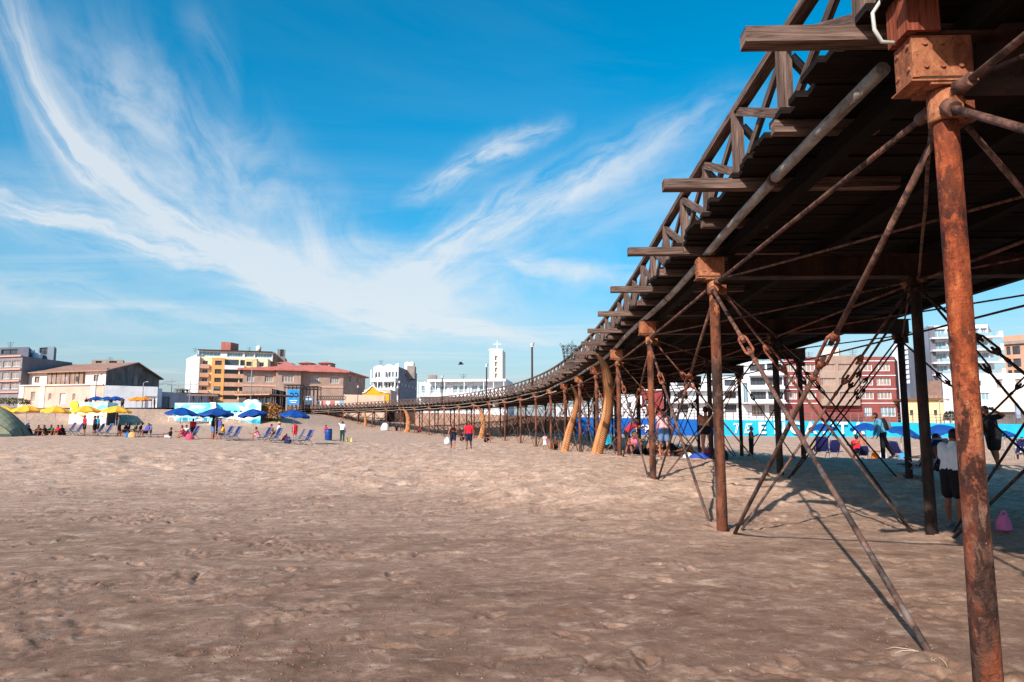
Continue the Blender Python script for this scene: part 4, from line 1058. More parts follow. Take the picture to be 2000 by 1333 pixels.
def cl(n, *c): return mat('cloth_'+n, lin(*c), tuple(x*.8 for x in lin(*c)), 14, bump=.3, bscale=30)
red = cl('red', 214, 34, 52); black = cl('black', 26, 24, 28); white = cl('white', 228, 228, 232); denim = cl('denim', 96, 126, 168); pinkc = cl('pale_pink', 228, 176, 180)
navyc = cl('navy', 30, 34, 62); teal = cl('teal', 30, 150, 180); blueS = cl('blue_shirt', 84, 150, 178); yel = cl('yellow', 232, 176, 60); mag = cl('magenta', 200, 60, 100); lilac = cl('blue_violet', 84, 84, 170); greyc = cl('grey', 110, 108, 112); pinkp = cl('pink_print', 222, 120, 150); green = cl('green', 60, 120, 84); brownc = cl('brown', 90, 66, 54)
def put(px, d, dz=0): return ground_pt(px, d, dz)
WALK2 = dict(WALK, legs=[((.03, -.20, -1), (.0, -.55, -1)), ((.03, .34, -1), (.0, .1, -1))])
# the couple walking towards the sea
p1_, j1 = person('woman in a black swimsuit walking on the beach with a white bag', put(885, 43.6), R(6), 1.62, dict(WALK, arms=[((.12, -.05, -1), (-.9, .55, .15)), ((.32, .05, -1), (.2, .12, -1))]), (('swim', black), ('skirt', navyc)), 'long', vox=.013)
hp_ = put(885, 43.6); q = hp_+Matrix.Rotation(R(6), 3, 'Z')@j1['hand'][-1]
m = MB(); 
for k_, (f, w) in enumerate(((0, .10), (.1, .17), (.25, .18), (.36, .11), (.42, .04))): pass
m.tube([q+V((-.04, 0, -.46)), q+V((-.04, 0, -.36)), q+V((-.03, 0, -.2)), q+V((-.01, 0, -.06)), q], [.12, .2, .19, .08, .02], 10, True, .7); solo(m, 'bag', white, q+V((0, 0, -.46)), 'white bag hanging from the hand of the walking woman in black', 'bag')
person('man in a red shirt and dark shorts walking beside the woman in black', put(916, 43.2), R(-4), 1.70, dict(WALK2, arms=[((.22, .0, -1), (.1, .3, -1)), ((.25, -.1, -1), (.1, .2, -1))]), (('tshirt', red), ('shorts', navyc)), 'short', SKIN_D, vox=.013, build=1.1, head=(0, .3))
# under the pier
person('woman in a pale pink top and denim shorts standing under the pier', put(1297, 25.4), R(192), 1.64, dict(STAND, lean=2, legs=[((.14, .10, -1), (.05, .0, -1)), ((.03, -.05, -1), (.05, -.12, -1))], arms=[((.22, .0, -1), (.12, .15, -1)), ((.2, -.1, -1), (.25, .1, -1))]), (('tshirt', pinkc), ('shorts', denim)), 'long', vox=.010)
person('man in black swimming briefs standing under the pier seen from behind', put(1379, 24.2), R(178), 1.74, dict(STAND, legs=[((.06, .02, -1), (.0, -.05, -1)), ((.12, -.02, -1), (.05, -.1, -1))], arms=[((.1, .35, -1), (-.3, .9, .1)), ((.24, -.05, -1), (.15, .15, -1))]), (('briefs', black),), 'short', SKIN, vox=.010, build=1.08)
person('woman in a pink patterned top sitting on the sand beside the largest reed boat', put(1234, 26.6), R(12), 1.64, SIT, (('tank', pinkp), ('shorts', navyc)), 'bun', SKIN_D, vox=.010, build=1.1)
person('person sitting on the sand close behind the woman in the pink patterned top', put(1246, 27.2), R(-25), 1.6, SIT, (('tank', navyc), ('shorts', black)), 'short', SKIN_D, vox=.014)
person('person in a red top leaning forward behind the seated woman in pink', put(1224, 29.6), R(75), 1.62, dict(STAND, lean=38, legs=[((.05, .35, -1), (.0, -.4, -1)), ((.05, .2, -1), (.0, -.3, -1))], arms=[((.1, .8, -.5), (-.1, .5, .8)), ((.1, .7, -.6), (.0, .8, .2))]), (('tshirt', red), ('shorts', black)), 'long', SKIN, vox=.012)
person('person in a turquoise shirt sitting on the sand just right of the largest reed boat', put(1188, 33.4), R(200), 1.66, dict(SIT, lean=10, pz=.34), (('tshirt', teal), ('shorts', black)), 'short', SKIN, vox=.014, build=1.1)
person('person in dark clothes reclining on the sand behind the legs of the woman in pink', put(1322, 26.2), R(100), 1.66, dict(SIT, lean=-50, pz=.16, legs=[((.15, 1, .25), (.0, 1, -.35)), ((.15, .8, .6), (.0, .7, -.8))], arms=[((.3, -.5, -.8), (.0, .2, -1)), ((.2, .4, -.8), (0, 1, .2))]), (('tshirt', black), ('shorts', brownc)), 'short', SKIN_D, vox=.013)
person('person lying low on the sand between the third pile and the seated woman in pink', put(1262, 27.4), R(60), 1.6, dict(SIT, lean=30, legs=[((.2, 1, .2), (.0, 1, -.2)), ((.2, .9, .4), (0, 1, -.4))]), (('shorts', black),), 'short', SKIN, vox=.014)
person('child standing alone beyond the pier with arms bent, in dark trousers', put(1466, 35.4), R(60), 1.46, dict(STAND, arms=[((.1, .2, -1), (-.2, 1, .6)), ((.1, .15, -1), (-.2, 1, .4))]), (('tank', brownc), ('pants', black)), 'short', SKIN, vox=.013)
bp_, bj = person('man in a blue shirt walking beyond the piles with a black backpack', put(1722, 26.4), R(-98), 1.72, dict(WALK, lean=14, legs=[((.03, .10, -1), (.0, .0, -1)), ((.03, -.42, -1), (.0, -.62, -1))], arms=[((.12, .22, -1), (.05, .25, -1)), ((.12, .1, -1), (.0, .3, -1))]), (('longsleeve', blueS), ('pants', black), ('shoes', greyc)), 'short', SKIN_D, vox=.010, head=(0, .8))
m = MB(); c0 = bj['chest']; T_ = bj['T']; nb = V((0, math.cos(R(14)), math.sin(R(14)))); k_ = .19
prof = [(-.26, .05, .04), (-.24, .10, .14), (-.1, .16, .17), (.08, .16, .15), (.18, .11, .13), (.20, .04, .06)]
m.tube([c0+T_*(a+.02)+nb*.16 for a, b, c in prof], [c for a, b, c in prof], 12, True, .72, True, (1, 0, 0))
bo = m.build('backpack', black, None, V((0, 0, 0))); bo.location = put(1722, 26.4); bo.rotation_euler = (0, 0, R(-98)); tag(bo, 'black backpack worn by the man in the blue shirt', 'backpack')
m = MB(); capsule(m, put(1722, 26.4)+Matrix.Rotation(R(-98), 3, 'Z')@(c0+nb*.33+T_*-.16), put(1722, 26.4)+Matrix.Rotation(R(-98), 3, 'Z')@(c0+nb*.33+T_*.02), .055, .05)
f_ = m.build('pocket', greyc, bo, V((0, 0, 0))); f_.matrix_parent_inverse = (Matrix.Translation(bo.location)@Matrix.Rotation(R(-98), 4, 'Z')).inverted()
person('bather with a bare back sitting on a low chair beyond the pier', put(1686, 29.4), R(200), 1.64, dict(SITCH, lean=12, pz=.36, arms=[((.3, .6, -.7), (.1, 1, -.1)), ((.5, .6, -.5), (.3, .8, -.1))]), (('shorts', navyc),), 'none', SKIN, vox=.012)
person('person in a red top sitting just behind the bather with the bare back', put(1672, 33), R(160), 1.6, dict(SIT, lean=5, pz=.34), (('tshirt', red), ('shorts', black)), 'short', SKIN, vox=.014)
person('boy in a white shirt and black shorts standing half behind the nearest pile', put(1853, 11.35), R(112), 1.52, dict(STAND, lean=6, legs=[((.05, .02, -1), (.0, -.02, -1)), ((.06, -.04, -1), (.02, -.08, -1))], arms=[((.12, .1, -1), (-.3, 1, .1)), ((.16, .12, -1), (-.35, 1, .05))]), (('tshirt', white), ('shorts', black), ('shoes', greyc)), 'short', SKIN_D, vox=.008, build=1.08, head=(0, .9))
person('woman sitting on a folding chair in the shade beside the boy in white', put(1832, 17.1), R(35), 1.62, dict(SITCH, lean=-6, pz=.40), (('tank', brownc), ('capri', black)), 'short', SKIN_D, vox=.010, build=1.2)
person('person in black clothes leaning behind the nearest pile with an elbow raised', put(1938, 19.2), R(-70), 1.72, dict(STAND, lean=20, legs=[((.06, .2, -1), (.0, .0, -1)), ((.06, -.2, -1), (.0, -.45, -1))], arms=[((.9, .1, .15), (-.6, .5, .5)), ((1, .0, .1), (-.5, .6, .4))]), (('tshirt', black), ('shorts', black)), 'short', SKIN_D, vox=.011, build=1.1)
person('person lying back in the chair with the yellow cushion at the far right', put(1992, 31), R(150), 1.62, dict(SITCH, lean=-35, pz=.36), (('tshirt', white), ('shorts', navyc)), 'short', SKIN_D, vox=.014)
person('small child in white standing between the far piles left of the slimmer reed boat', put(1064, 47), R(10), 1.0, STAND, (('tshirt', pinkc), ('shorts', white)), 'short', SKIN_D, vox=.016)
for px, d, c, l in ((1084, 46, brownc, 'person sitting in the shade of the pier right of the small child'), (949, 62, black, 'person in black sitting in the pier shade right of the man in red'), (902, 66, black, 'person in black sitting in the pier shade between the walking couple'), (818, 104, red, 'person in red sitting by the far pier piles'), (775, 106, black, 'person in dark clothes sitting by the big white sack')):
    person(l, put(px, d), R(RNG.uniform(-60, 60)), 1.64 if d < 100 else 1.7, dict(SIT, pz=.2), (('tshirt', c), ('shorts', black)), 'short', SKIN_D, vox=.02)
# the open beach
LGR = None
B_ = [
 (333, 57, R(-75), dict(SIT, lean=-6, legs=[((.1, 1, .1), (0, 1, -.1)), ((.1, 1, .12), (0, 1, -.12))]), (('tank', black), ('shorts', white)), 'short', SKIN_D, 1.62, 'bather sitting alone on the sand left of the first blue umbrella'),
 (361, 54, R(-50), dict(SIT, pz=.35), (('tank', pinkp), ('shorts', mag)), 'short', SKIN, 1.62, 'bather in pink sitting under the first blue umbrella'),
 (368, 54.6, R(-20), dict(SIT, pz=.38), (('tshirt', white), ('shorts', red)), 'short', SKIN, 1.62, 'bather in a white top sitting under the first blue umbrella'),
 (377, 57, R(200), dict(STAND), (('tshirt', red), ('shorts', navyc)), 'short', SKIN, 1.55, 'person in a red shirt standing behind the chair under the first blue umbrella'),
 (416, 54, R(150), STAND, (('swim', black), ('shorts', denim)), 'long', SKIN, 1.66, 'woman in dark swimwear and denim shorts standing at the second blue umbrella'),
 (421, 58, R(20), STAND, (('tshirt', black), ('pants', black)), 'short', SKIN_D, 1.7, 'person in black standing behind the pole of the second blue umbrella'),
 (430, 57, R(-40), STAND, (('tshirt', lilac), ('shorts', denim)), 'short', SKIN, 1.6, 'person in a blue violet shirt standing right of the second blue umbrella pole'),
 (437, 53, R(-60), dict(SITCH, lean=5), (('tshirt', yel), ('shorts', navyc)), 'short', SKIN, 1.6, 'person in a yellow top sitting on the left chair under the second blue umbrella'),
 (506, 52, R(-75), dict(SIT, pz=.32), (('tank', pinkp), ('shorts', pinkc)), 'short', SKIN, 1.6, 'bather in pink sitting at the third blue umbrella'),
 (543, 55, R(-60), dict(SITCH, lean=-10, pz=.6), (('tshirt', white), ('shorts', brownc), ('hatm', mat('straw', lin(214, 182, 120)))), 'hat', SKIN, 1.66, 'person in white with a straw hat sitting behind the third blue umbrella pair'),
 (533, 55.5, R(-60), dict(SITCH, lean=10, pz=.5), (('tank', yel), ('shorts', brownc)), 'short', SKIN, 1.6, 'person in a yellow top behind the chairs under the third blue umbrella'),
 (576, 56, R(30), STAND, (('tshirt', red), ('shorts', red)), 'short', SKIN_D, 1.4, 'youngster in red standing behind the fourth blue umbrella pole'),
 (554, 54, R(80), dict(SIT, lean=35), (('tshirt', red), ('shorts', red)), 'short', SKIN, 1.1, 'small child in red bending down on the sand left of the fourth blue umbrella'),
 (637, 60.5, R(-30), STAND, (('tshirt', red), ('shorts', red)), 'short', SKIN_D, 1.25, 'child in red standing beside the blue barrel'),
 (669, 58.5, R(190), dict(STAND, arms=[((.5, .3, .7), (-.6, .1, .8)), ((.2, 0, -1), (.1, .2, -1))]), (('tshirt', white), ('pants', cl('bottle_green', 30, 66, 66))), 'short', SKIN_D, 1.62, 'man in a white shirt and dark green trousers standing right of the barrel'),
]
for px, d, yw, ps, of, hr, sk, H, l in B_: person(l, put(px, d), yw, H, ps, of, hr, sk, vox=.017)
Y_ = [(62, SIT, black, 'person in dark clothes sitting right of the tent chairs'), (80, SIT, brownc, 'person in brown sitting behind the blue cooler'), (92, SIT, black, 'person in black lounging in the middle of the group right of the tent'), (104, SIT, green, 'person in green sitting beside the teal towel right of the tent'),
      (118, SIT, red, 'person in red sitting left of the lounge chairs by the painted hut'), (126, SIT, black, 'person in black sitting left of the lounge chairs by the painted hut'),
      (165, STAND, red, 'person in red standing in front of the painted hut'), (185, STAND, greyc, 'left one of two people standing before the right edge of the painted hut'), (191, STAND, teal, 'right one of two people standing before the right edge of the painted hut'),
      (233, STAND, greyc, 'person in grey standing at the pole of the rightmost yellow umbrella'), (243, SITCH, black, 'person in black sitting at the left of the crowd under the rightmost yellow umbrella'), (249, SITCH, black, 'second person in black in the crowd under the rightmost yellow umbrella'), (263, SITCH, green, 'person in green in the crowd right of the rightmost yellow umbrella'), (272, SITCH, black, 'person in black at the right end of the crowd'), (286, SITCH, lilac, 'person in violet beside the navy chair right of the crowd'), (295, STAND, denim, 'child in blue and white standing right of the crowd')]
for px, ps, c, l in Y_:
    d = RNG.uniform(58, 60.5); person(l, put(px, d), R(RNG.uniform(-80, -10)), 1.05 if 'child' in l else 1.66, ps, (('tshirt', c), ('shorts', black if c is not black else brownc)), 'short', SKIN_D if px % 2 else SKIN, vox=.021)
# ------------------------------------------------------------------ town: promenade, walls, buildings
GL = glass_mat('dark_glass', (.045, .06, .075)); GLB = glass_mat('blue_glass', (.20, .30, .36)); GLC = glass_mat('curtained_glass', (.30, .24, .22), .4)
FRW = mat('white_frame', lin(226, 226, 222)); FRD = mat('dark_frame', lin(70, 56, 52)); concrete = mat('concrete', lin(158, 146, 138), lin(126, 114, 108), 1.2); whitew = mat('white_wall', lin(228, 228, 230), lin(206, 206, 210), .5)
EDGE = [(-300, 106, 4.3), (-42, 105, 4.5), (-41.5, 152, 4.7), (-30, 152, 4.7), (-18, 136, 4.4), (-9, 120, 3.9), (-1, 102, 3.3), (3.5, 88, 2.95), (6.8, 77, 2.68), (24, 77.5, 2.38), (56, 78, 1.86), (300, 80, 1.8)]
m = MB()
for a, b in zip(EDGE, EDGE[1:]):
    K = 4.; A0, B0 = V((a[0], a[1]+.05, a[2]-.05)), V((b[0], b[1]+.05, b[2]-.05)); A1, B1 = V((a[0]*K, 700, a[2])), V((b[0]*K, 700, b[2]))
    m.quad(A0, B0, B1, A1)
prom = m.build('promenade', mat('promenade_paving', lin(186, 160, 144), lin(160, 136, 122), .3)); tag(prom, 'paved promenade above the beach behind the sea walls', 'promenade', None, 'structure')
def wall_run(name, pts, m_, label, th=.35, zb=-.3, cap=None):
    c = V((pts[0][0], pts[0][1], 0)); rt = thing(name, c, label, 'wall'); q = MB()
    for a, b in zip(pts, pts[1:]):
        d_ = V((b[0]-a[0], b[1]-a[1], 0)).normalized(); n_ = V((d_.y, -d_.x, 0))*th
        P0, P1 = V((a[0], a[1], zb)), V((b[0], b[1], zb)); T0, T1 = V((a[0], a[1], a[2])), V((b[0], b[1], b[2]))
        q.quad(P0+n_, P1+n_, T1+n_, T0+n_); q.quad(T0+n_, T1+n_, T1, T0); q.quad(P1, P0, T0, T1); q.quad(P0, P0+n_, T0+n_, T0); q.quad(P1+n_, P1, T1, T1+n_)
    q.build('wall', m_, rt)
    if cap:
        q = MB(); 
        for a, b in zip(pts, pts[1:]): q.bar(V(a)+V((0, -th*.5, .05)), V(b)+V((0, -th*.5, .05)), th+.15, .1)
        q.build('coping', cap, rt)
    return rt
brownwall = mat('brown_embankment', lin(128, 98, 84), lin(96, 70, 60), 1.5, bump=.4, bscale=6); tanwall = mat('tan_embankment', lin(188, 152, 132), lin(160, 124, 106), 1., bump=.3, bscale=5)
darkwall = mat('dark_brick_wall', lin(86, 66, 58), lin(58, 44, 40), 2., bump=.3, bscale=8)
xw = lambda px: ax(px, 77.3)
paint_dark = mat('royal_blue_paint', lin(20, 96, 178), lin(16, 84, 160), 1.2); paint_cyan = mat('turquoise_paint', lin(40, 178, 214), lin(26, 160, 200), 1.0)
wb = wall_run('sea_wall', [(6.8, 77, 2.68), (xw(1395), 77.4, 2.42)], paint_dark, 'royal blue painted sea wall with white lettering behind the pier piles')
wc = wall_run('sea_wall', [(xw(1395)+.02, 77.4, 2.42), (56, 78, 1.9), (110, 79, 1.9)], paint_cyan, 'turquoise painted sea wall with big white letters behind the right end of the pier')
wall_run('embankment_wall', [(-1, 102, 3.3), (3.5, 88, 2.95), (6.79, 77.02, 2.68)], brownwall, 'brown embankment wall seen through the pier piles left of the blue wall')
wall_run('embankment_wall', [(-18, 136, 4.4), (-9, 120, 3.9), (-1.02, 102.04, 3.3)], tanwall, 'pale tan embankment wall behind the middle pier piles')
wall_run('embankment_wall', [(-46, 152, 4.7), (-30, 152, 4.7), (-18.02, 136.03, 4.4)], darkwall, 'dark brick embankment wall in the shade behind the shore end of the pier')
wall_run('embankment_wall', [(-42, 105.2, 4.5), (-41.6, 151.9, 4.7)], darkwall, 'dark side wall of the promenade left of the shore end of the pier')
def text(parent, s, x, y, z, size, m_, outline=False, shear=0., name='lettering', tilt=0):
    cu = bpy.data.curves.new('t', 'FONT'); cu.body = s; cu.size = size; cu.shear = shear; cu.align_x = 'LEFT'
    if outline: cu.fill_mode = 'NONE'; cu.bevel_depth = .035
    else: cu.extrude = .01; cu.offset = .03*size
    o = bpy.data.objects.new('t', cu); COL.objects.link(o); dg = bpy.context.evaluated_depsgraph_get()
    me = bpy.data.meshes.new_from_object(o.evaluated_get(dg)); bpy.data.objects.remove(o); bpy.data.curves.remove(cu)
    me.transform(Matrix.Rotation(math.pi/2, 4, 'X')); me.transform(Matrix.Rotation(tilt, 4, 'Y')); me.materials.clear(); me.materials.append(m_)
    ob = bpy.data.objects.new(name, me); COL.objects.link(ob); ob.parent = parent; ob.location = V((x, y, z))-wloc(parent); return ob
wl = mat('white_lettering', lin(238, 240, 242))
yw_ = lambda x: 77+ (x-6.8)*.02-.42
text(wb, 'pepsi', xw(1239), 76.95-.3, az(839, 77), 1.0, wl)
for ch, px in zip('TE', (1427, 1450)): text(wc, ch, xw(px), 76.98, az(846, 77), 1.45, wl, True, .25)
for ch, px in zip('ENCANTA', (1478, 1508, 1540, 1570, 1602, 1633, 1663)): text(wc, ch, xw(px), 76.9, az(847, 77), 1.7, wl)
def holes_face(mb, O, u, W, z0, H, holes, rec=.2):
    n = u.cross(V((0, 0, 1))).normalized()
    us = sorted({0, W}|{a for h in holes for a in h[:2]}); zs = sorted({0, H}|{a for h in holes for a in h[2:4]})
    P = lambda a, z, d_=0: V((O.x, O.y, z0+z))+u*a-n*d_
    for a, b in zip(us, us[1:]):
        for c, d_ in zip(zs, zs[1:]):
            if b-a < 1e-4 or d_-c < 1e-4: continue
            mx, mz = (a+b)/2, (c+d_)/2
            if any(h[0] < mx < h[1] and h[2] < mz < h[3] for h in holes): continue
            mb.quad(P(a, c), P(b, c), P(b, d_), P(a, d_))
    for h in holes:
        a, b, c, d_ = h[:4]
        mb.quad(P(a, c), P(a, c, rec), P(b, c, rec), P(b, c)); mb.quad(P(a, d_), P(b, d_), P(b, d_, rec), P(a, d_, rec)); mb.quad(P(a, c), P(a, d_), P(a, d_, rec), P(a, c, rec)); mb.quad(P(b, c), P(b, c, rec), P(b, d_, rec), P(b, d_))
    return P
def add_windows(rt, P, holes, fm, gm, rec, mull=1, fw=.09):
    for h in holes:
        a, b, c, d_ = h[:4]; r = rec-.005; g = (h[4] if len(h) > 4 and h[4] else gm); q = MB()
        n = (P(a, c)-P(a, c, 1)).normalized(); u = (P(b, c)-P(a, c)).normalized()
        def bar(a0, b0, c0, d0): q.hexa(P(a0, c0, r), u*(b0-a0), n*.07, V((0, 0, d0-c0)))
        bar(a, a+fw, c, d_); bar(b-fw, b, c, d_); bar(a+fw, b-fw, c, c+fw); bar(a+fw, b-fw, d_-fw, d_)
        k = mull if b-a > 1. else 0
        for j in range(1, k+1): x = a+(b-a)*j/(k+1); bar(x-fw*.35, x+fw*.35, c+fw, d_-fw)
        w = q.build('window', fm, rt); p = MB().quad(P(a, c, rec), P(b, c, rec), P(b, d_, rec), P(a, d_, rec)); p.build('pane', g, w)
def block(rt, name, m_, A, B, C, z0, z1, front=(), right=(), left=(), fm=None, gm=None, rec=.25, mull=1, top=None, par=0.):
    A, B, C = (V((p[0], p[1], 0)) for p in (A, B, C)); D = A+C-B; q = MB(); res = None
    for (p0, p1, hs) in ((A, B, front), (B, C, right), (C, D, ()), (D, A, left)):
        u = (p1-p0); W_ = u.length; u.normalize(); P = holes_face(q, p0, u, W_, z0, z1-z0, list(hs), rec)
        if hs: add_windows(rt, P, hs, fm or FRD, gm or GL, rec, mull)
    Z = V((0, 0, z1-par)); q.quad(A+Z, B+Z, C+Z, D+Z)
    w = q.build(name, m_, rt); return w
def pxd(px, d): return (ax(px, d), d)
def pd(A, B, px):                     # distance along the front A->B where the pixel column px falls
    a = ray(px, HOR)[0]; x0, y0, x1, y1 = A[0], A[1], B[0], B[1]
    t = (a*y0-x0)/((x1-x0)-a*(y1-y0)); return t*math.hypot(x1-x0, y1-y0)
def rows(A, B, z0, cols, zr, d, gm=None):     # windows from pixel columns and pixel rows at depth d
    out = []
    for (p0, p1) in cols:
        for (y0, y1) in zr:
            a, b = pd(A, B, p0), pd(A, B, p1); out.append((a, b, az(y1, d)-z0, az(y0, d)-z0)+((gm,) if gm else ()))
    return out
def slab(rt, name, m_, A, B, o0, o1, z0, z1, s0=None, s1=None):    # ledge along a front, o0..o1 outwards
    A, B = V((A[0], A[1], 0)), V((B[0], B[1], 0)); u = (B-A); L = u.length; u.normalize(); n = u.cross(V((0, 0, 1)))
    s0 = 0 if s0 is None else s0; s1 = L if s1 is None else s1
    return MB().hexa(A+u*s0+n*o0+V((0, 0, z0)), u*(s1-s0), n*(o1-o0), V((0, 0, z1-z0))).build(name, m_, rt)
def shed_roof(rt, name, m_, pts, th=.18):
    q = MB(); q.extrude(pts, V((0, 0, th))); return q.build(name, m_, rt)
G0 = 4.4
# 1 grey block at the far left
pinkb = mat('pink_band', lin(226, 160, 146)); greyw = mat('grey_render', lin(138, 134, 138), lin(114, 110, 114), .7)
A, B, C = pxd(-60, 134), pxd(33, 130), pxd(132, 143); rt = thing('apartment_building', (B[0], B[1], G0), 'grey four storey block with pink bands at the far left edge', 'building')
zt = az(696, 130)
block(rt, 'wall', greyw, A, B, C, G0, zt, rows(A, B, G0, [(-28, -8), (-4, 11), (13, 29)], [(704, 716), (726, 740), (746, 760)], 130), fm=FRW, gm=GLC)
for y in (694, 720, 743, 765): slab(rt, 'band', pinkb, A, B, .01, .35, az(y+2.5, 130), az(y, 130))
block(rt, 'penthouse', mat('dark_grey_render', lin(104, 104, 118)), pxd(-40, 136), pxd(44, 134), pxd(52, 141), zt-.3, az(678, 134), rows(pxd(-40, 136), pxd(44, 134), zt-.3, [(-10, 22)], [(682, 691)], 134))
q = MB(); 
for px, y0, y1, w in ((60, 684, 698, 1.2), (72, 690, 699, 1.6)): c = at(px, y0, 138); q.tube([(c.x, c.y, zt-.4), (c.x, c.y, az(y0, 138))], w*.6, 10)
q.build('water_tank', whitew, rt)
block(rt, 'stair_tower', mat('glass_block', lin(120, 134, 146)), pxd(63, 140), pxd(94, 138), pxd(99, 142), zt-1, az(677, 138), [(.4, 2.8, 2.2, 3.6)])
# 2 old two storey house with gabled end
pinkw = mat('pink_wall', lin(226, 182, 164), lin(204, 158, 142), .5); oldwhite = mat('old_white_wall', lin(236, 226, 216), lin(214, 198, 184), .6); stain = mat('stained_grey_wall', lin(132, 122, 118), lin(84, 76, 76), .35, contrast=.12); timberw = mat('grey_timber_wall', lin(168, 142, 124), lin(120, 100, 88), 2., stretch=(1, 1, .2))
A, B, C = pxd(46, 132), pxd(200, 126), pxd(305, 148); D = (A[0]+C[0]-B[0], A[1]+C[1]-B[1]); zl, ze, zr_ = az(756, 126), az(722, 126), az(711.5, 138)
rt = thing('old_house', (B[0], B[1], G0), 'old pink and white two storey house with a stained grey gable end', 'house')
fl = lambda p0, p1, y0, y1, g=None: (pd(A, B, p0), pd(A, B, p1), az(y1, 127)-zl, az(y0, 127)-zl)+((g,) if g else ())
block(rt, 'upper_wall', oldwhite, A, B, C, zl, ze, [fl(60, 70, 733, 745), fl(176, 186, 733, 745)], [(9, 11.5, 1.2, 3.4)], fm=FRD, gm=GLC)
u0, u1 = pd(A, B, 88), pd(A, B, 159); pn = slab(rt, 'timber_gallery', timberw, A, B, .0, .25, az(752, 127), ze-.1, u0, u1)
for k in range(9): slab(rt, 'gallery_post', FRD if k % 3 else timberw, A, B, .25, .34, az(752, 127), ze-.1, u0+(u1-u0)*k/8-.06, u0+(u1-u0)*k/8+.06)
for p0, p1 in ((92, 100), (104, 112), (119, 128), (144, 150)): slab(rt, 'window', GLC if p0 < 140 else GL, A, B, .25, .28, az(745, 127), az(735, 127), pd(A, B, p0), pd(A, B, p1))
Av, Bv, Cv, Dv = (V((p[0], p[1], ze)) for p in (A, B, C, D)); rm = (Bv+Cv)/2; rm.z = zr_; lm = (Av+Dv)/2; lm.z = zr_
q = MB().extrude([Bv+V((.02, 0, 0)), Cv+V((.02, 0, 0)), rm+V((.02, 0, 0))], (Av-Bv).normalized()*.4); q.build('gable', stain, rt)
uBC = (Cv-Bv).normalized(); nBC = uBC.cross(V((0, 0, 1)))
MB().hexa(Bv+nBC*.0+V((0, 0, zl-ze)), uBC*(Cv-Bv).length, nBC*.05, V((0, 0, ze-zl))).build('side_wall', stain, rt)
wv_ = MB().hexa(Bv+uBC*10.5+nBC*.05+V((0, 0, zl-ze+1)), uBC*1.6, nBC*.03, V((0, 0, 2))); wv_.build('window', GL, rt)
rt_m = mat('rust_tin_roof', lin(176, 136, 116), lin(140, 104, 90), 1.5, stretch=(1, .3, 1)); e = uBC*.9; g_ = (Bv-Av).normalized()*.8; dn = V((0, 0, -.35))
q = MB(); q.extrude([Av-g_-e+dn, Bv+g_-e+dn, rm+g_+V((0, 0, .05)), lm-g_+V((0, 0, .05))], V((0, 0, .2))); q.extrude([Cv+g_+e+dn, Dv-g_+e+dn, lm-g_+V((0, 0, .06)), rm+g_+V((0, 0, .06))], V((0, 0, .2))); q.build('roof', rt_m, rt)
A2, B2, C2 = pxd(33, 126), pxd(198, 122), pxd(205, 126)
f2 = lambda p0, p1, y0, y1, g=None: (pd(A2, B2, p0), pd(A2, B2, p1), az(y1, 123)-G0, az(y0, 123)-G0)+((g,) if g else ())
block(rt, 'ground_floor', pinkw, A2, B2, C2, G0, zl+.15, [f2(55, 64, 764, 784), f2(90, 96, 768, 781), f2(112, 123, 768, 789, whitew), f2(137, 143, 769, 782)], fm=oldwhite, gm=GLC)
slab(rt, 'cornice', oldwhite, A2, B2, 0, .3, zl+.1, zl+.3)
for p in (37, 78, 177): slab(rt, 'pilaster', oldwhite, A2, B2, 0, .12, G0, zl, pd(A2, B2, p)-.5, pd(A2, B2, p)+.5)
A3, B3 = pxd(198.5, 121.5), pxd(257, 124); block(rt, 'white_wing', whitew, A3, B3, (B3[0]+1, 132), G0, zl, [(6.3, 8.2, .1, 2.6)], fm=oldwhite, gm=whitew)
A4, B4 = pxd(258, 131), pxd(328, 137); block(rt, 'grey_wing', mat('blue_grey_wall', lin(176, 172, 184), lin(150, 144, 154), .5), A4, B4, (B4[0]+3, 147), G0, zl-.4, [(5, 7.2, .2, 3.)], fm=greyw, gm=greyw)
block(rt, 'rooftop_hut', concrete, pxd(170, 150), pxd(232, 150), pxd(236, 156), ze, az(703, 150), rows(pxd(170, 150), pxd(232, 150), ze, [(178, 190), (205, 220)], [(705.5, 709.5)], 150))
# 3 small house in the gap
A, B = pxd(326, 175), pxd(357, 172); rt = thing('small_house', (A[0], A[1], G0), 'low brown house in the gap left of the orange apartment block', 'house'); block(rt, 'wall', mat('adobe', lin(190, 140, 120)), A, B, (B[0]+2, 185), G0, az(768, 172), [(.6, 1.6, 1, 2.2), (2.4, 3.2, 0.1, 2.2)]); slab(rt, 'roof', FRD, A, B, -10, .4, az(768, 172), az(766.5, 172))
# 4 orange and cream apartment block
cream = mat('cream_wall', lin(248, 224, 186), lin(236, 206, 166), .4); orange = mat('orange_wall', lin(226, 168, 106), lin(210, 150, 90), .4); brownp = mat('brown_pink_wall', lin(206, 160, 132), lin(184, 138, 112), .4); yellw = mat('yellow_cream_wall', lin(246, 212, 154), lin(236, 196, 134), .4)
d = 186; L0, A, B, C = pxd(357, 198), pxd(378, d), pxd(518, 192), pxd(538, 205)
rt = thing('apartment_building', (A[0], A[1], G0), 'tall orange and cream apartment block with balconies and a red roof tower', 'building'); zt = az(697, d)
WR = [(704.5, 713), (721, 730), (738, 746.5), (755, 763.5), (772, 780)]
fr = lambda p0, p1, i, g=None: rows(A, B, G0, [(p0, p1)], [WR[i]], d, g)[0]
Dp = (A[0]+C[0]-B[0], A[1]+C[1]-B[1])
cells = [fr(p0, p1, i) for p0, p1 in ((389, 400), (501, 511)) for i in range(5)]
block(rt, 'wall', cream, A, B, C, G0, zt, cells, fm=FRW, mull=1, par=.5)
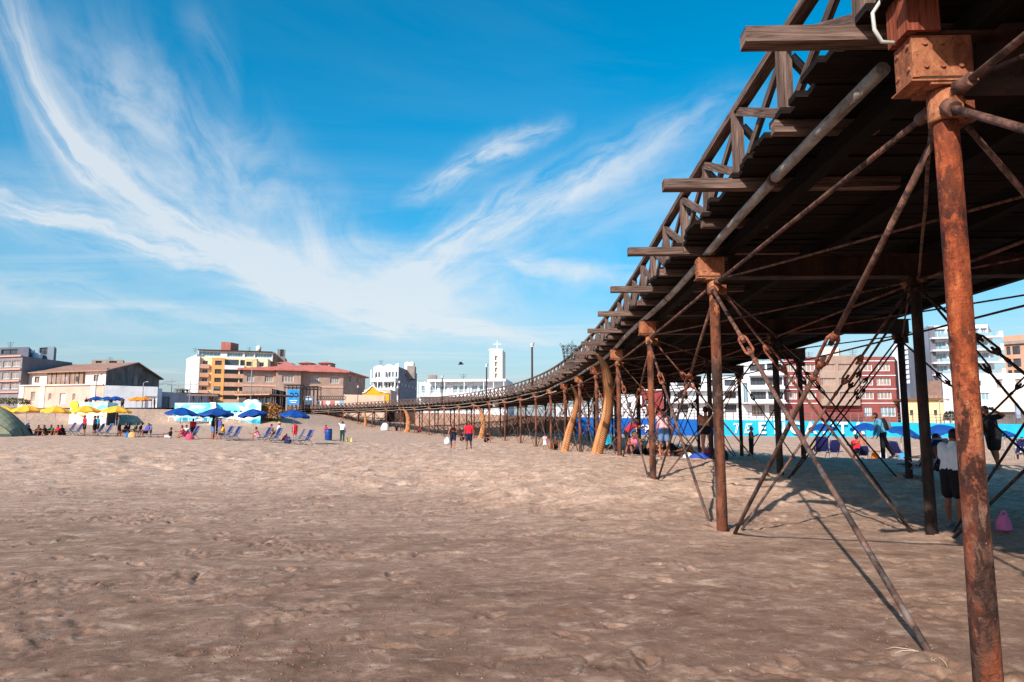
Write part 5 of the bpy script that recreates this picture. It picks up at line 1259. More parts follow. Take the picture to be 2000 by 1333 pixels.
Lb = [(a, a+1.0, az(y1, 192)-G0, az(y0, 192)-G0) for a in (4.5, 9.5) for y0, y1 in WR]
zl_ = az(690, 194)
block(rt, 'side_wall', whitew, L0, (A[0]-.05, A[1]-.05), (A[0]+3, A[1]+12), G0, zt+.6, [(pd(L0, A, p), pd(L0, A, p)+1.1, az(y1, 192)-G0, az(y0, 192)-G0) for p in (361.5, 367.5) for y0, y1 in WR[:4]], fm=FRW)
def proud(name, m_, p0, p1, o, z1, wins=(), **k):
    a, b = pd(A, B, p0), pd(A, B, p1); u = (V((B[0], B[1], 0))-V((A[0], A[1], 0))).normalized(); n = u.cross(V((0, 0, 1))); P0 = V((A[0], A[1], 0))+u*a+n*o; P1 = V((A[0], A[1], 0))+u*b+n*o
    hs = [(pd(P0, P1, q0), pd(P0, P1, q1), az(y1, d)-G0, az(y0, d)-G0) for q0, q1, rws in wins for y0, y1 in rws]
    return block(rt, name, m_, P0, P1, P1-n*(o-.01), G0, z1, hs, **k)
proud('orange_bay', orange, 408, 433, 1.2, az(699, d), [(414, 427, WR)], fm=FRD)
proud('orange_bay', yellw, 473, 496, 1.0, az(699, d), [(475.5, 486, WR[:3])], fm=FRD)
proud('pillar', whitew, 379, 384, 1.0, zt)
for i, (y0, y1) in enumerate(WR):
    a, b = pd(A, B, 433.5), pd(A, B, 472.5); z1_ = az(y1+2.5, d)
    slab(rt, 'balcony', brownp if i else whitew, A, B, 0.02, 1.6, z1_-.75, z1_+.35, a, b)
    slab(rt, 'balcony_glass', GL, A, B, .03, .08, az(y1, d)-.1, az(y0, d)+.5, a, b)
    a2, b2 = pd(A, B, 461), pd(A, B, 463.5); slab(rt, 'pier_wall', cream, A, B, .08, 1.0, az(y1, d)-.1, az(y0, d)+.5, a2, b2)
    slab(rt, 'balcony', brownp, A, B, .02, 1.1, z1_-.6, z1_+.5, pd(A, B, 385), pd(A, B, 403))
At, Bt = pxd(379, 188), pxd(527, 194); hg = rows(At, Bt, zt-.5, [(381, 424), (437, 468), (472, 490), (492, 526)], [(688, 697)], 190, GLB)
block(rt, 'penthouse', whitew, At, Bt, pxd(533, 204), zt-.5, az(686, 190), hg, fm=FRW, mull=5, rec=.4)
slab(rt, 'penthouse_roof', FRD, At, Bt, -6, .8, az(686, 190), az(684.5, 190))
block(rt, 'roof_tower', mat('red_brick_tower', lin(206, 130, 118), lin(188, 112, 102), 1.), pxd(424, 190), pxd(443, 191), (pxd(443, 191)[0]+.6, 195), zt, az(668, 190))
block(rt, 'rear_wall', mat('ochre_side', lin(178, 124, 84)), pxd(519, 195), pxd(531, 196), pxd(538, 206), G0, az(688, 195)); block(rt, 'rear_block', concrete, pxd(536, 205), pxd(552, 206), pxd(556, 215), G0, az(698, 205), [(.8, 1.8, 17.5, 19.5)])
# 5 brick building with red roof
brick5 = mat('pale_brick', lin(178, 151, 136), lin(158, 130, 117), .9); redroof = mat('red_roof', lin(206, 124, 112), lin(184, 104, 94), .6); greys = mat('grey_side', lin(140, 122, 112), lin(118, 102, 94), .8)
A, B, C = pxd(470, 158), pxd(668, 166), pxd(711, 184); rt = thing('brick_building', (A[0], A[1], G0), 'wide two storey brick building with a red hipped roof and three small roof turrets', 'building'); ze = az(723, 162)
WB = (733, 747); cols = [(478, 492), (513, 530), (548, 571), (605, 620), (642, 660)]
w_ = block(rt, 'wall', brick5, A, B, C, G0, ze, rows(A, B, G0, cols, [WB], 161, GLC), [(a, a+2., az(747, 172)-G0, az(734, 172)-G0) for a in (4., 10, 16)], fm=FRW, mull=3)
slab(rt, 'string_course', mat('pink_course', lin(214, 168, 150)), A, B, 0, .15, az(756, 161), az(752.5, 161))
MB().hexa(V((B[0], B[1], G0))+V((.06, -.02, 0)), V((C[0]-B[0], C[1]-B[1], 0)), V((.05, -.02, 0)), V((0, 0, .6))).build('plinth', greys, rt)
u = V((B[0]-A[0], B[1]-A[1], 0)); uL = u.length; u.normalize(); n = u.cross(V((0, 0, 1)))
a0, a1 = pd(A, B, 535), pd(A, B, 583); P0 = V((A[0], A[1], 0))+u*a0+n*1.6; P1 = V((A[0], A[1], 0))+u*a1+n*1.6
block(rt, 'front_bay', brick5, P0, P1, P1-n*1.59, G0, ze, [(pd(P0, P1, 547), pd(P0, P1, 570), az(747, 160)-G0, az(733, 160)-G0, GLC)], fm=FRW, mull=3)
Av, Bv, Cv = (V((p[0], p[1], ze)) for p in (A, B, C)); Dv = Av+Cv-Bv; cdir = (Cv-Bv); e = n*1.2
zr_ = az(712, 172)
r0 = Av+u*14+cdir*.5; r1 = Bv-u*8+cdir*.5; r0.z = r1.z = zr_
q = MB(); A_, B_2, C_, D_ = Av-u*1.2+e, Bv+u*1.2+e, Cv+u*1.2-e, Dv-u*1.2-e
q.quad(A_, B_2, r1, r0); q.poly([B_2, C_, r1]); q.quad(C_, D_, r0, r1); q.poly([D_, A_, r0]); q.quad(D_-V((0, 0, .02)), C_-V((0, 0, .02)), B_2-V((0, 0, .02)), A_-V((0, 0, .02)))
for k in range(4): a, b = (A_, B_2, C_, D_)[k], (B_2, C_, D_, A_)[k]; q.quad(a-V((0, 0, .35)), b-V((0, 0, .35)), b, a)
q.build('roof', redroof, rt)
Pm = (P0+P1)/2; q = MB(); h_ = V((0, 0, ze)); q.poly([P0+n*1-u+h_, P1+n*1+u+h_, Pm-n*9+V((0, 0, zr_+.4))]); q.poly([P1+n*1+u+h_, P1-n*12+u+h_, Pm-n*9+V((0, 0, zr_+.4))]); q.poly([P0-n*12-u+h_, P0+n*1-u+h_, Pm-n*9+V((0, 0, zr_+.4))]); q.quad(P0+n*1-u+h_-V((0, 0, .35)), P1+n*1+u+h_-V((0, 0, .35)), P1+n*1+u+h_, P0+n*1-u+h_); q.build('bay_roof', redroof, rt)
for px in (556, 598, 636):
    c = at(px, 716, 172); s_ = 1.5; z0_, z1_ = az(719, 172), az(710.5, 172); A5, B5 = (c.x-s_*.9, c.y-1.2), (c.x+s_*.9, c.y-1.)
    block(rt, 'roof_turret', brick5, A5, B5, (c.x+s_*1.3, c.y+1.5), z0_, z1_, [(.5, 2.2, .3, z1_-z0_-.1)], fm=FRW)
    tp_ = V((c.x+.2, c.y+.2, az(706.5, 172))); cs = [V((c.x-1.8, c.y-1.7, z1_)), V((c.x+2, c.y-1.5, z1_)), V((c.x+2.2, c.y+2, z1_)), V((c.x-1.4, c.y+1.8, z1_))]; q = MB(); [q.poly([cs[k], cs[(k+1) % 4], tp_]) for k in range(4)]; q.poly(cs[::-1]); q.build('turret_roof', redroof, rt)
# 6 orange curved facade, beige wall
d = 150; rt = thing('orange_facade', at(735, 785, d), 'orange curved gable facade with white trim between the brick building and the white house', 'building')
out = [(708, 790), (708, 769), (714, 767), (718, 763), (722, 760), (725, 756), (728, 754.5), (733, 758), (736, 762), (741, 765), (748, 766), (752, 768), (760, 769), (760, 790)]
MB().extrude([at(x, y, d) for x, y in out], V((0, 1.2, 0))).build('facade', mat('bright_orange_wall', lin(246, 168, 36)), rt)
q = MB(); tr = [at(x, y, d)+V((0, -.1, .05)) for x, y in out[1:-1]]; q.tube(tr, .16, 6); q.build('trim', whitew, rt)
q = MB(); q.hexa(V((at(708, 790, d).x, d+1.25, 4)), V((5.5, 0, 0)), V((0, 9, 0)), V((0, 0, 5.5))); q.build('wall', pinkw, rt)
d = 140; wall_run('beige_wall', [(ax(672, 152), 152, az(771, 152)), (ax(752, 140), 140, az(773, 140))], mat('beige_wall', lin(206, 176, 156), lin(190, 160, 142), .5), 'plain beige wall on the promenade above the pier railing', .3, 3.)
# 7 white house
d = 178; A, B, C = pxd(727, 180), pxd(776, d), pxd(812, 200); rt = thing('white_house', (A[0], A[1], G0), 'white three storey house with a scalloped parapet and grey side wall', 'house'); zt = az(720, d)
WR7 = [(726, 737), (747, 758)]
block(rt, 'wall', whitew, A, B, C, G0, zt, rows(A, B, G0, [(731, 740), (750, 754), (756, 761), (763, 767), (769, 774)], WR7, d)+rows(A, B, G0, [(742, 746)], [(747, 758)], d), (), fm=FRW, par=.4)
MB().hexa(V((B[0], B[1], G0))+V((.05, 0, 0)), V((C[0]-B[0], C[1]-B[1], 0)), V((.06, -.03, 0)), V((0, 0, az(717, d)-G0))).build('side_wall', mat('grey_block_wall', lin(134, 134, 146), lin(116, 116, 126), .6), rt)
uC = V((C[0]-B[0], C[1]-B[1], 0)).normalized(); nC = uC.cross(V((0, 0, 1)))
for z_ in (az(731, d), az(752, d)):
    for k in range(5): MB().hexa(V((B[0], B[1], z_-k*.02))+uC*(3+k*4.2)+nC*.13, uC*.8, nC*.04, V((0, 0, .6))).build('window', GL, rt)
for y in (743, 762): slab(rt, 'balcony', whitew, A, B, .01, 1.6, az(y+3, d), az(y-3.5, d))
u = V((B[0]-A[0], B[1]-A[1], 0)).normalized()
q = MB(); L = math.hypot(B[0]-A[0], B[1]-A[1]); pts = [V((A[0], A[1], zt))]
for k in range(0, 33): s_ = k/32*L; pts.append(V((A[0], A[1], zt+.45+.9*abs(math.sin(k/32*math.pi*2.5))**.7*(.4+.6*k/32)))+u*s_)
pts.append(V((B[0], B[1], zt))); q.extrude(pts, V((0, .35, 0))); q.build('parapet', whitew, rt)
for p in (728, 741, 752, 775): slab(rt, 'column', whitew, A, B, 1.3, 1.55, az(760, d), az(722, d), pd(A, B, p)-.12, pd(A, B, p)+.12)
q = MB()
for px in (796, 804): c = at(px, 716, 188); q.tube([(c.x, c.y, zt-1.), (c.x, c.y, az(709.5, 188)), (c.x, c.y, az(707, 188))], [.85, .85, .3], 10)
q.build('water_tank', oldwhite, rt); block(rt, 'tank_tower', concrete, pxd(793, 187), pxd(808, 187), pxd(811, 192), zt-2, az(715, 187))
# 8 low white modern building
d = 132; A, B, C = pxd(818, 134), pxd(990, d), pxd(1004, 142); rt = thing('white_pavilion', (A[0], A[1], 3.4), 'long low white modern building with a flat roof and glass doors behind the pier', 'building')
block(rt, 'wall', whitew, A, B, C, 3.4, az(746, d), rows(A, B, 3.4, [(822, 829), (840, 853), (858, 872), (884, 893), (896, 912), (921, 932), (936, 950)], [(752.5, 768)], d, GLB)+[], fm=FRW, mull=1)
slab(rt, 'roof', whitew, A, B, -9, 1.7, az(746, d), az(741.5, d), 1.9, None); slab(rt, 'floor_slab', whitew, A, B, .02, 1.8, az(775, d), az(772.5, d))
for p in (819, 833, 853, 871, 909, 947, 966, 986): slab(rt, 'column', whitew, A, B, 1.4, 1.55, az(773, d), az(745, d), pd(A, B, p)-.07, pd(A, B, p)+.07)
q = MB(); u = V((B[0]-A[0], B[1]-A[1], 0)).normalized(); n = u.cross(V((0, 0, 1)))
for y in (763, 766.5, 770): q.bar(V((A[0], A[1], az(y, d)))+n*1.6, V((B[0], B[1], az(y, d)))+n*1.6, .04, .05)
q.build('railing', FRW, rt)
# 9 church tower
d = 200; A, B, C = pxd(956, d), pxd(981, d+.5), pxd(987, d+8); rt = thing('church_tower', (A[0], A[1], 4), 'slender cream church tower with a white cross on top', 'tower'); zt = az(683.5, d)
towr = mat('tower_cream', lin(244, 238, 224), lin(232, 224, 208), .4); block(rt, 'wall', towr, A, B, C, 4, zt, [(pd(A, B, 966), pd(A, B, 971.5), az(y+9, d)-4, az(y, d)-4, mat('louvre', lin(176, 160, 150))) for y in (695, 706.5, 718, 729.5)], fm=towr, mull=0, rec=.5)
slab(rt, 'coping', towr, A, B, -4.2, .12, zt, zt+.3)
c = at(971, 683, d+2); q = MB().hexa(V((c.x-.08, c.y, zt+.28)), V((.16, 0, 0)), V((0, .16, 0)), V((0, 0, az(664, d)-zt-.28))); q.hexa(V((c.x-1.1, c.y-.02, az(671.5, d))), V((2.2, 0, 0)), V((0, .20, 0)), V((0, 0, .17))); q.build('cross', whitew, rt)
# 10 buildings right of the pier, seen through the piles
H0 = 1.7
d = 96; A, B = pxd(1085, 97), pxd(1262, d); rt = thing('white_fence', (A[0], A[1], H0), 'white balustrade fence behind the blue sea wall left of the red wall', 'fence'); q = MB()
for k in range(60): p = fwd(V((A[0], A[1], H0)), V((B[0], B[1], H0)), k/59); q.box(p+V((0, 0, 1.2)), (.10, .10, 2.4))
q.build('balusters', whitew, rt); q = MB()
for z_ in (.3, 2.45): q.bar(V((A[0], A[1], H0+z_)), V((B[0], B[1], H0+z_)), .18, .2)
q.build('rail', whitew, rt)
d = 100; A, B = pxd(1215, d+2), pxd(1262, d+1); rt = thing('white_house', (A[0], A[1], H0), 'plain white house behind the fence left of the red wall with a round window', 'house'); block(rt, 'wall', whitew, A, B, (B[0]+1, 112), H0, az(772, d), rows(A, B, H0, [(1225, 1235), (1242, 1252)], [(785, 798)], d), fm=FRW)
redw = mat('dark_red_wall', lin(150, 66, 64), lin(132, 56, 56), .5); A, B = pxd(1259, 97), pxd(1297, 97); rt = thing('red_building', (A[0], A[1], H0), 'dark red wall with a round porthole window under the pier deck', 'building'); block(rt, 'wall', redw, A, B, (B[0]+1, 106), H0, az(758, 97))
c = at(1264.5, 787, 97); q = MB().tube([c+V((0, .05, 0)), c+V((0, -.12, 0))], .36, 18); pw = q.build('round_window', whitew, rt); MB().tube([c+V((0, -.115, 0)), c+V((0, -.15, 0))], .24, 16).build('pane', GL, pw)
slab(rt, 'base_course', pinkw, A, B, .01, .12, H0, az(812, 97)); slab(rt, 'parapet', whitew, A, B, .01, .1, az(763, 97), az(757, 97)+.2)
# white flats
d = 104; A, B, C = pxd(1290, 105), pxd(1446, d), pxd(1452, 110); rt = thing('white_flats', (A[0], A[1], H0), 'white three storey flats behind the second pile, lower than their neighbour', 'building')
block(rt, 'wall', whitew, A, B, C, H0, az(736, d), rows(A, B, H0, [(1300, 1312), (1325, 1345), (1385, 1398), (1402, 1412), (1418, 1440)], [(742, 754), (766, 779), (790, 806)], d), fm=FRD, mull=2)
for y in (760, 784): slab(rt, 'balcony', whitew, A, B, .01, 1.1, az(y+4, d), az(y-3, d))
A, B, C = pxd(1450, 103), pxd(1534, 102), pxd(1537, 112); rt = thing('white_flats', (A[0], A[1], H0), 'tall white flats with dark windows between the low white flats and the brick red block', 'building'); d = 102
block(rt, 'wall', whitew, A, B, C, H0, az(706, d), rows(A, B, H0, [(1469, 1499), (1503, 1532)], [(711, 724), (737, 752), (765, 780)], d)+rows(A, B, H0, [(1455, 1463)], [(748, 790)], d, GLB)+rows(A, B, H0, [(1470, 1495), (1504, 1518)], [(792, 813)], d, GLC), fm=FRD, mull=3)
for y in (731, 758, 785): slab(rt, 'balcony', whitew, A, B, .01, .9, az(y+3, d), az(y-3, d), pd(A, B, 1466), None)
slab(rt, 'entrance_canopy', whitew, A, B, .01, 2., az(789, d), az(787, d))
# brick red block with concrete centre
brickr = mat('brick_red_wall', lin(146, 80, 76), lin(128, 68, 64), .8); conc2 = mat('raw_concrete', lin(168, 146, 132), lin(146, 124, 112), .7)
d = 104; A, B, C = pxd(1536, 105), pxd(1755, d), pxd(1761, 112); rt = thing('apartment_building', (A[0], A[1], H0), 'brick red four storey block with a projecting concrete centre behind the pier', 'building'); WRr = [(711, 725), (738.5, 753), (766, 780)]
block(rt, 'wall', brickr, A, B, C, H0, az(697, d), rows(A, B, H0, [(1541, 1560), (1566, 1598), (1679, 1711), (1717, 1746)], WRr, d, GLC)+rows(A, B, H0, [(1690, 1705), (1722, 1752)], [(795, 814)], d, GLB), fm=FRW, mull=3)
for y in (704.5, 733, 759.5, 787): slab(rt, 'band', whitew, A, B, .01, .12, az(y+1.6, d), az(y, d))
u = V((B[0]-A[0], B[1]-A[1], 0)).normalized(); n = u.cross(V((0, 0, 1))); P0 = V((A[0], A[1], 0))+u*pd(A, B, 1604)+n*1.3; P1 = V((A[0], A[1], 0))+u*pd(A, B, 1676)+n*1.3
block(rt, 'concrete_centre', conc2, P0, P1, P1-n*1.29, H0+3., az(696, d), [(pd(P0, P1, a), pd(P0, P1, b), az(y1, 103)-H0-3., az(y0, 103)-H0-3., GLC) for a, b in ((1607, 1638), (1644, 1673)) for y0, y1 in WRr], fm=brownp, mull=3)
block(rt, 'roof_hut', mat('patchy_white', lin(232, 226, 216), lin(180, 168, 158), 1.5), pxd(1614, 108), pxd(1647, 108), pxd(1649, 112), az(697, d)-.4, az(679, 108))
q = MB()
for k in range(7): z_ = az(816-k*2.6, 103); q.bar(V((P0.x, P0.y, z_)), V((P1.x, P1.y, z_)), .06, .07)
q.build('entrance_grille', redw, rt)
# white balcony tower
d = 130; A, B, C = pxd(1752, 131), pxd(1777, d), pxd(1800, 142); rt = thing('white_tower_block', (A[0], A[1], H0), 'narrow white block with sawtooth balconies seen between two piles', 'building'); block(rt, 'wall', mat('light_grey_wall', lin(196, 198, 206), lin(180, 182, 190), .3), A, B, C, H0, az(672, d))
for k in range(8): y = 682+k*9.5; q = MB(); z_ = az(y, d); p = V((B[0], B[1], z_)); q.extrude([p+V((-1.2, -.9, 0)), p+V((.05, -.9, .55)), p+V((.05, -.9, -.1)), p+V((-1.2, -.9, -.2))], V((0, .85, 0))); q.build('balcony', whitew, rt)
d = 135; A, B, C = pxd(1797, 150), pxd(1826, 136), pxd(1832, 150); rt = thing('grey_slab_block', (A[0], A[1], H0), 'pale grey windowless party wall left of the white balcony flats', 'building'); block(rt, 'wall', mat('pale_grey_party', lin(176, 178, 190), lin(164, 166, 176), .3), A, B, C, H0, az(642, 140))
d = 134; A, B, C = pxd(1826.5, 134), pxd(1945, 132), pxd(1952, 142); rt = thing('apartment_building', (A[0], A[1], H0), 'white apartment tower with glazed balconies behind the nearest pile', 'building'); FL = [(644, 660), (668, 684), (691, 708), (715, 731)]
block(rt, 'wall', whitew, A, B, C, H0, az(637, d), rows(A, B, H0, [(1838, 1860), (1863, 1880), (1890, 1906), (1910, 1928), (1930, 1943)], FL, d, GLB), fm=FRW, mull=2, rec=.5)
block(rt, 'grey_corner', mat('dark_grey_panel', lin(120, 120, 130)), (A[0]-.05, A[1]-.4), (A[0]+.9, A[1]-.4), (A[0]+.9, A[1]-.02), H0, az(638, d))
for y0, y1 in FL:
    slab(rt, 'balcony', whitew, A, B, .02, 1.5, az(y1+4, d), az(y1+1, d), None, math.hypot(B[0]-A[0], B[1]-A[1])+1.8)
    g_ = slab(rt, 'balcony_glass', mat('balcony_glass', lin(150, 176, 186), rough=.15), A, B, 1.42, 1.47, az(y1+1, d), az(y1-6, d), 1.5, None)
    L = math.hypot(B[0]-A[0], B[1]-A[1]); slab(rt, 'balcony_screen', whitew, A, B, .1, 1.52, az(y1+1, d), az(y1-8, d), L+1.2, L+1.8)
d = 112; A, B, C = pxd(1804, 114), pxd(1845, d), pxd(1850, 118); rt = thing('brick_house', (A[0], A[1], H0), 'unfinished brown brick house above the yellow house', 'house'); block(rt, 'wall', mat('bare_brick', lin(146, 116, 104), lin(124, 96, 86), 1.5), A, B, C, H0, az(744, d))
d = 98; A, B, C = pxd(1770, 99), pxd(1846, 98), pxd(1850, 106); rt = thing('yellow_house', (A[0], A[1], H0), 'low pale yellow house with a dark eave behind the sea wall', 'house'); block(rt, 'wall', mat('pale_yellow_wall', lin(246, 214, 160), lin(234, 200, 146), .4), A, B, C, H0, az(782, d), rows(A, B, H0, [(1779, 1786), (1826, 1833)], [(801, 812)], d)); slab(rt, 'eave', mat('brown_eave', lin(120, 84, 60)), A, B, -8, .5, az(782, d), az(778, d))
q = MB()
for p in (1815, 1822, 1830, 1838): q.box(at(p, 780, 99), (.8, .8, 1.), .3)
q.build('roof_block', conc2, rt)
d = 97; A, B, C = pxd(1846.5, 97), pxd(1910, 95), pxd(1913, 104); rt = thing('white_house', (A[0], A[1], H0), 'tall plain white house wall half hidden by the nearest pile', 'house'); block(rt, 'wall', mat('bluish_white_wall', lin(206, 208, 218)), A, B, C, H0, az(733, d), rows(A, B, H0, [(1856, 1864)], [(745, 757)], d), fm=FRW)
A, B, C = pxd(1911, 95), pxd(2090, 92), pxd(2100, 102); rt = thing('white_house', (A[0], A[1], H0), 'white house with square windows at the right edge behind the crossed rods', 'house'); d = 95
block(rt, 'wall', whitew, A, B, C, H0, az(731, d), rows(A, B, H0, [(1915, 1938)], [(768, 783)], d, GLB)+rows(A, B, H0, [(1953, 1967), (1990, 2006)], [(742, 760), (770, 790)], d, GLC)+rows(A, B, H0, [(1915, 1925)], [(744, 755)], d), fm=FRW, mull=2)
slab(rt, 'ground_canopy', FRD, A, B, .02, 2.5, az(808, d), az(806, d)); slab(rt, 'band', mat('beige_band', lin(222, 204, 190)), A, B, .01, .08, az(806, d), az(764, d), pd(A, B, 1942), None)
d = 150; A, B, C = pxd(1974, 150), pxd(2040, 146), pxd(2050, 158); rt = thing('tan_building', (A[0], A[1], H0), 'tan brick building with dark windows at the right edge of the photo', 'building'); block(rt, 'wall', mat('tan_brick', lin(196, 150, 126), lin(176, 132, 110), .8), A, B, C, H0, az(657, d), rows(A, B, H0, [(1978, 1986), (1990, 2005)], [(678, 694), (702, 718), (724, 732)], d), fm=FRD); slab(rt, 'band', concrete, A, B, .01, .6, az(674, d), az(668, d))
# railing and small things along the right promenade
rt = thing('promenade_railing', (6.9, 78, 2.6), 'grey metal railing along the promenade on top of the sea wall', 'railing'); q = MB()
for k in range(64):
    x = 7+k*.85; z_ = float(np.interp(x, [6.8, 24, 56, 300], [2.66, 2.36, 1.84, 1.8])); MB().box((x, 77.9+x*.01, z_+.5), (.07, .07, 1.0)).build('post', mat('grey_rail', lin(128, 112, 108)), rt)
q = MB()
for h_ in (.35, .65, .98): q.tube([(x, 77.9+x*.01, float(np.interp(x, [6.8, 24, 56, 300], [2.66, 2.36, 1.84, 1.8]))+h_) for x in np.arange(7, 61, 3)], .03, 5)
q.build('rail', mat('grey_rail', lin(128, 112, 108)), rt)
c = at(1984, 806, 90); rt = thing('feather_flag', c, 'blue and white feather flag on the promenade at the right edge', 'flag'); MB().tube([c+V((0, 0, -1.3)), c+V((0, 0, 1.4))], .03, 6).build('pole', dark_tube, rt); MB().extrude([c+V((x, 0, z)) for x, z in ((-.05, -.7), (.55, -.7), (.62, .4), (.45, 1.1), (.1, 1.35), (-.1, 1.2))], V((0, .04, 0))).build('banner', mat('flag_blue', lin(40, 70, 120), lin(190, 200, 214), 1.2, stretch=(1, 1, .6)), rt)
def foliage(name, c, r, n, m_, label, cat, trunk=0, lw=.18):
    rt = thing(name, c, label, cat); q = MB()
    for k in range(n):
        a, b = random.uniform(0, 6.283), random.uniform(-.3, 1); rr = random.uniform(.45, 1)**.5; p = c+V((math.cos(a)*r[0]*rr*math.sqrt(max(0, 1-b*b)), math.sin(a)*r[1]*rr*math.sqrt(max(0, 1-b*b)), trunk+r[2]*b*rr+r[2]*.3))
        d1 = V((random.uniform(-1, 1), random.uniform(-1, 1), random.uniform(-.4, 1))).normalized()*lw; d2 = d1.cross(V((random.uniform(-1, 1), random.uniform(-1, 1), 1))).normalized()*lw*.45
        q.poly([p-d1, p+d2, p+d1, p-d2])
    q.build('foliage', m_, rt)
    q = MB()
    for k in range(4): q.tube([c+V((0, 0, -.2)), c+V((random.uniform(-.1, .1), 0, trunk*.6+.2)), c+V((random.uniform(-.5, .5)*r[0], random.uniform(-.5, .5)*r[1], trunk+r[2]*.5))], [.06, .05, .02], 6)
    q.build('stem', FRD, rt); return rt
leaf = mat('leaf_green', lin(88, 92, 62), lin(54, 62, 40), 3); foliage('bush', at(1856, 826, 90), (.8, .8, .9), 420, leaf, 'small bushy tree on the promenade right of the yellow house', 'tree', .3)
foliage('bush', at(1965, 853, 76), (.7, .4, .3), 160, mat('dry_green', lin(150, 140, 96)), 'low dry plant at the foot of the turquoise wall', 'plant', 0)
# 11 painted huts and small buildings on the left
def mural(name, base, stops, sc):
    m_, t, b = newmat(name); o = t.coord('Object'); f = t.noise(t.mapping(o, (1, 1, 1.6)), sc, 3, .5, 1.2); col = t.ramp(f, stops, 'LINEAR'); t.l.new(col, b.inputs['Base Color']); return m_
mu_blue = mural('mural_sea', None, [(.3, lin(60, 190, 214)), (.48, lin(130, 222, 232)), (.56, lin(226, 240, 244)), (.66, lin(236, 244, 246))], .35)
mu_or = mural('mural_orange', None, [(.35, lin(236, 140, 50)), (.46, lin(250, 206, 120)), (.54, lin(248, 240, 226)), (.64, lin(222, 112, 56))], .9); mu_sky = mural('mural_sky', None, [(.42, lin(120, 214, 230)), (.58, lin(200, 236, 240))], .5)
mu_wave = mural('mural_wave', None, [(.36, lin(20, 140, 170)), (.46, lin(120, 210, 220)), (.55, lin(238, 240, 236)), (.62, lin(226, 210, 190))], .45)
d = 92; A, B, C = pxd(134, d), pxd(207, d-1), pxd(228, d+5); rt = thing('painted_hut', (A[0], A[1], .8), 'small hut wall painted turquoise above and orange below behind the yellow umbrellas', 'hut'); block(rt, 'wall', mu_or, A, B, C, .5, az(803, d), [(pd(A, B, 158), pd(A, B, 163), 2.4-.5, 3.-.5)]); block(rt, 'upper_wall', mu_sky, A, B, C, az(803, d)+.001, az(786, d)); slab(rt, 'side_shutter', FRD, B, C, .01, .1, 1.0, 4.)
for px in (144, 199):
    c = at(px, 792, d-.4); MB().tube([c+V((0, .34, 0)), c+V((0, .0, 0))], .55, 18).build('sun_emblem', mat('sun_yellow', lin(250, 204, 70)), rt)
slab(rt, 'white_stripe', whitew, A, B, .01, .05, .6, az(815, d))
d = 99; A, B, C = pxd(339, d), pxd(508, d-1), pxd(512, d+3); rt = thing('painted_wall', (A[0], A[1], 1.2), 'long low building painted turquoise and white with sea waves behind the blue umbrellas', 'building'); zs = az(806, d)
block(rt, 'wall', mu_wave, A, B, C, .8, zs, rows(A, B, .8, [(383, 396), (410, 425)], [(808, 820)], d, GLC), fm=FRW); block(rt, 'upper_wall', mu_blue, A, B, C, zs+.001, az(787.5, d)); 
for p0, p1 in ((441, 449), (455, 462), (467, 472)): slab(rt, 'vent', FRD, A, B, .01, .05, az(805, d), az(802.5, d), pd(A, B, p0), pd(A, B, p1))
block(rt, 'end_wall', mu_blue, pxd(408, d-1.5), pxd(419, d-1.6), pxd(420, d-.1), .8, az(787, d)); slab(rt, 'base', greyw, A, B, .01, .2, .8, az(822, d), None, pd(A, B, 460))
q = MB()
for k in range(12): p = pd(A, B, 340+k*12); q.bar(V((A[0]+p, A[1]-1.6, az(824, d))), V((A[0]+p, A[1]-1.6, az(815, d))), .07, .07, (0, 1, 0))
q.bar(V((A[0], A[1]-1.6, az(815, d))), V((A[0]+pd(A, B, 470), A[1]-1.6, az(816, d))), .08, .08); q.build('white_rail', FRW, rt)
# kiosk, cafe, gate
d = 112; A, B, C = pxd(374, d), pxd(412, d), pxd(418, d+6); rt = thing('kiosk', (A[0], A[1], G0), 'dark open kiosk with a flat roof above the painted wall', 'kiosk')
for px, dd in ((377, d), (393, d), (410, d), (388, d+5), (414, d+5)): c = at(px, 787, dd); MB().tube([(c.x, dd, G0-.4), (c.x, dd, az(774, d))], .1, 6).build('post', FRD, rt)
MB().extrude([V((A[0]-.6, A[1]-.8, az(774, d))), V((B[0]+1.2, B[1]-.8, az(775, d))), V((C[0]+1, C[1]+.5, az(773, d))), V((A[0]-.2, C[1]+.5, az(772, d)))], V((0, 0, .3))).build('roof', mat('grey_roof', lin(120, 104, 98)), rt)
MB().hexa(V((A[0]+.4, A[1]+.6, G0-.3)), V((3., 0, 0)), V((0, 2, 0)), V((0, 0, 1.3))).build('counter', FRD, rt)
d = 120; A, B, C = pxd(464, d), pxd(528, d-2), pxd(556, d+8); rt = thing('cafe', (B[0], B[1], G0), 'dark glass cafe with a wire trimmed flat roof left of the steel gate', 'cafe')
block(rt, 'wall', mat('dark_brown_cladding', lin(92, 76, 72)), A, B, C, G0-.5, az(773, d), rows(A, B, G0-.5, [(478, 488), (490, 501), (503, 514), (516, 526)], [(777, 797)], d, GL), [(1., 5, 1.2, 4.), (6, 10, 1.2, 4.)], fm=FRD); slab(rt, 'roof', brownp, A, B, -8, .6, az(773, d), az(771, d), -.4, None)
q = MB()
for k in range(26): p = fwd(V((A[0]-.3, A[1]-.5, az(771, d))), V((B[0]+.3, B[1]-.5, az(771, d))), k/25); q.tube([p, p+V((.18*random.uniform(-1, 1), 0, .45))], .03, 4)
q.build('roof_wire', FRD, rt)
for px in (487, 498): c = at(px, 790, 108); solo(MB().ball(c, (.95, .9, .75), 14, 8), 'dome_tent', whitew, c, ('left' if px == 487 else 'right')+' one of two small white domes on the roof of the painted wall building', 'tent', 'white domes')
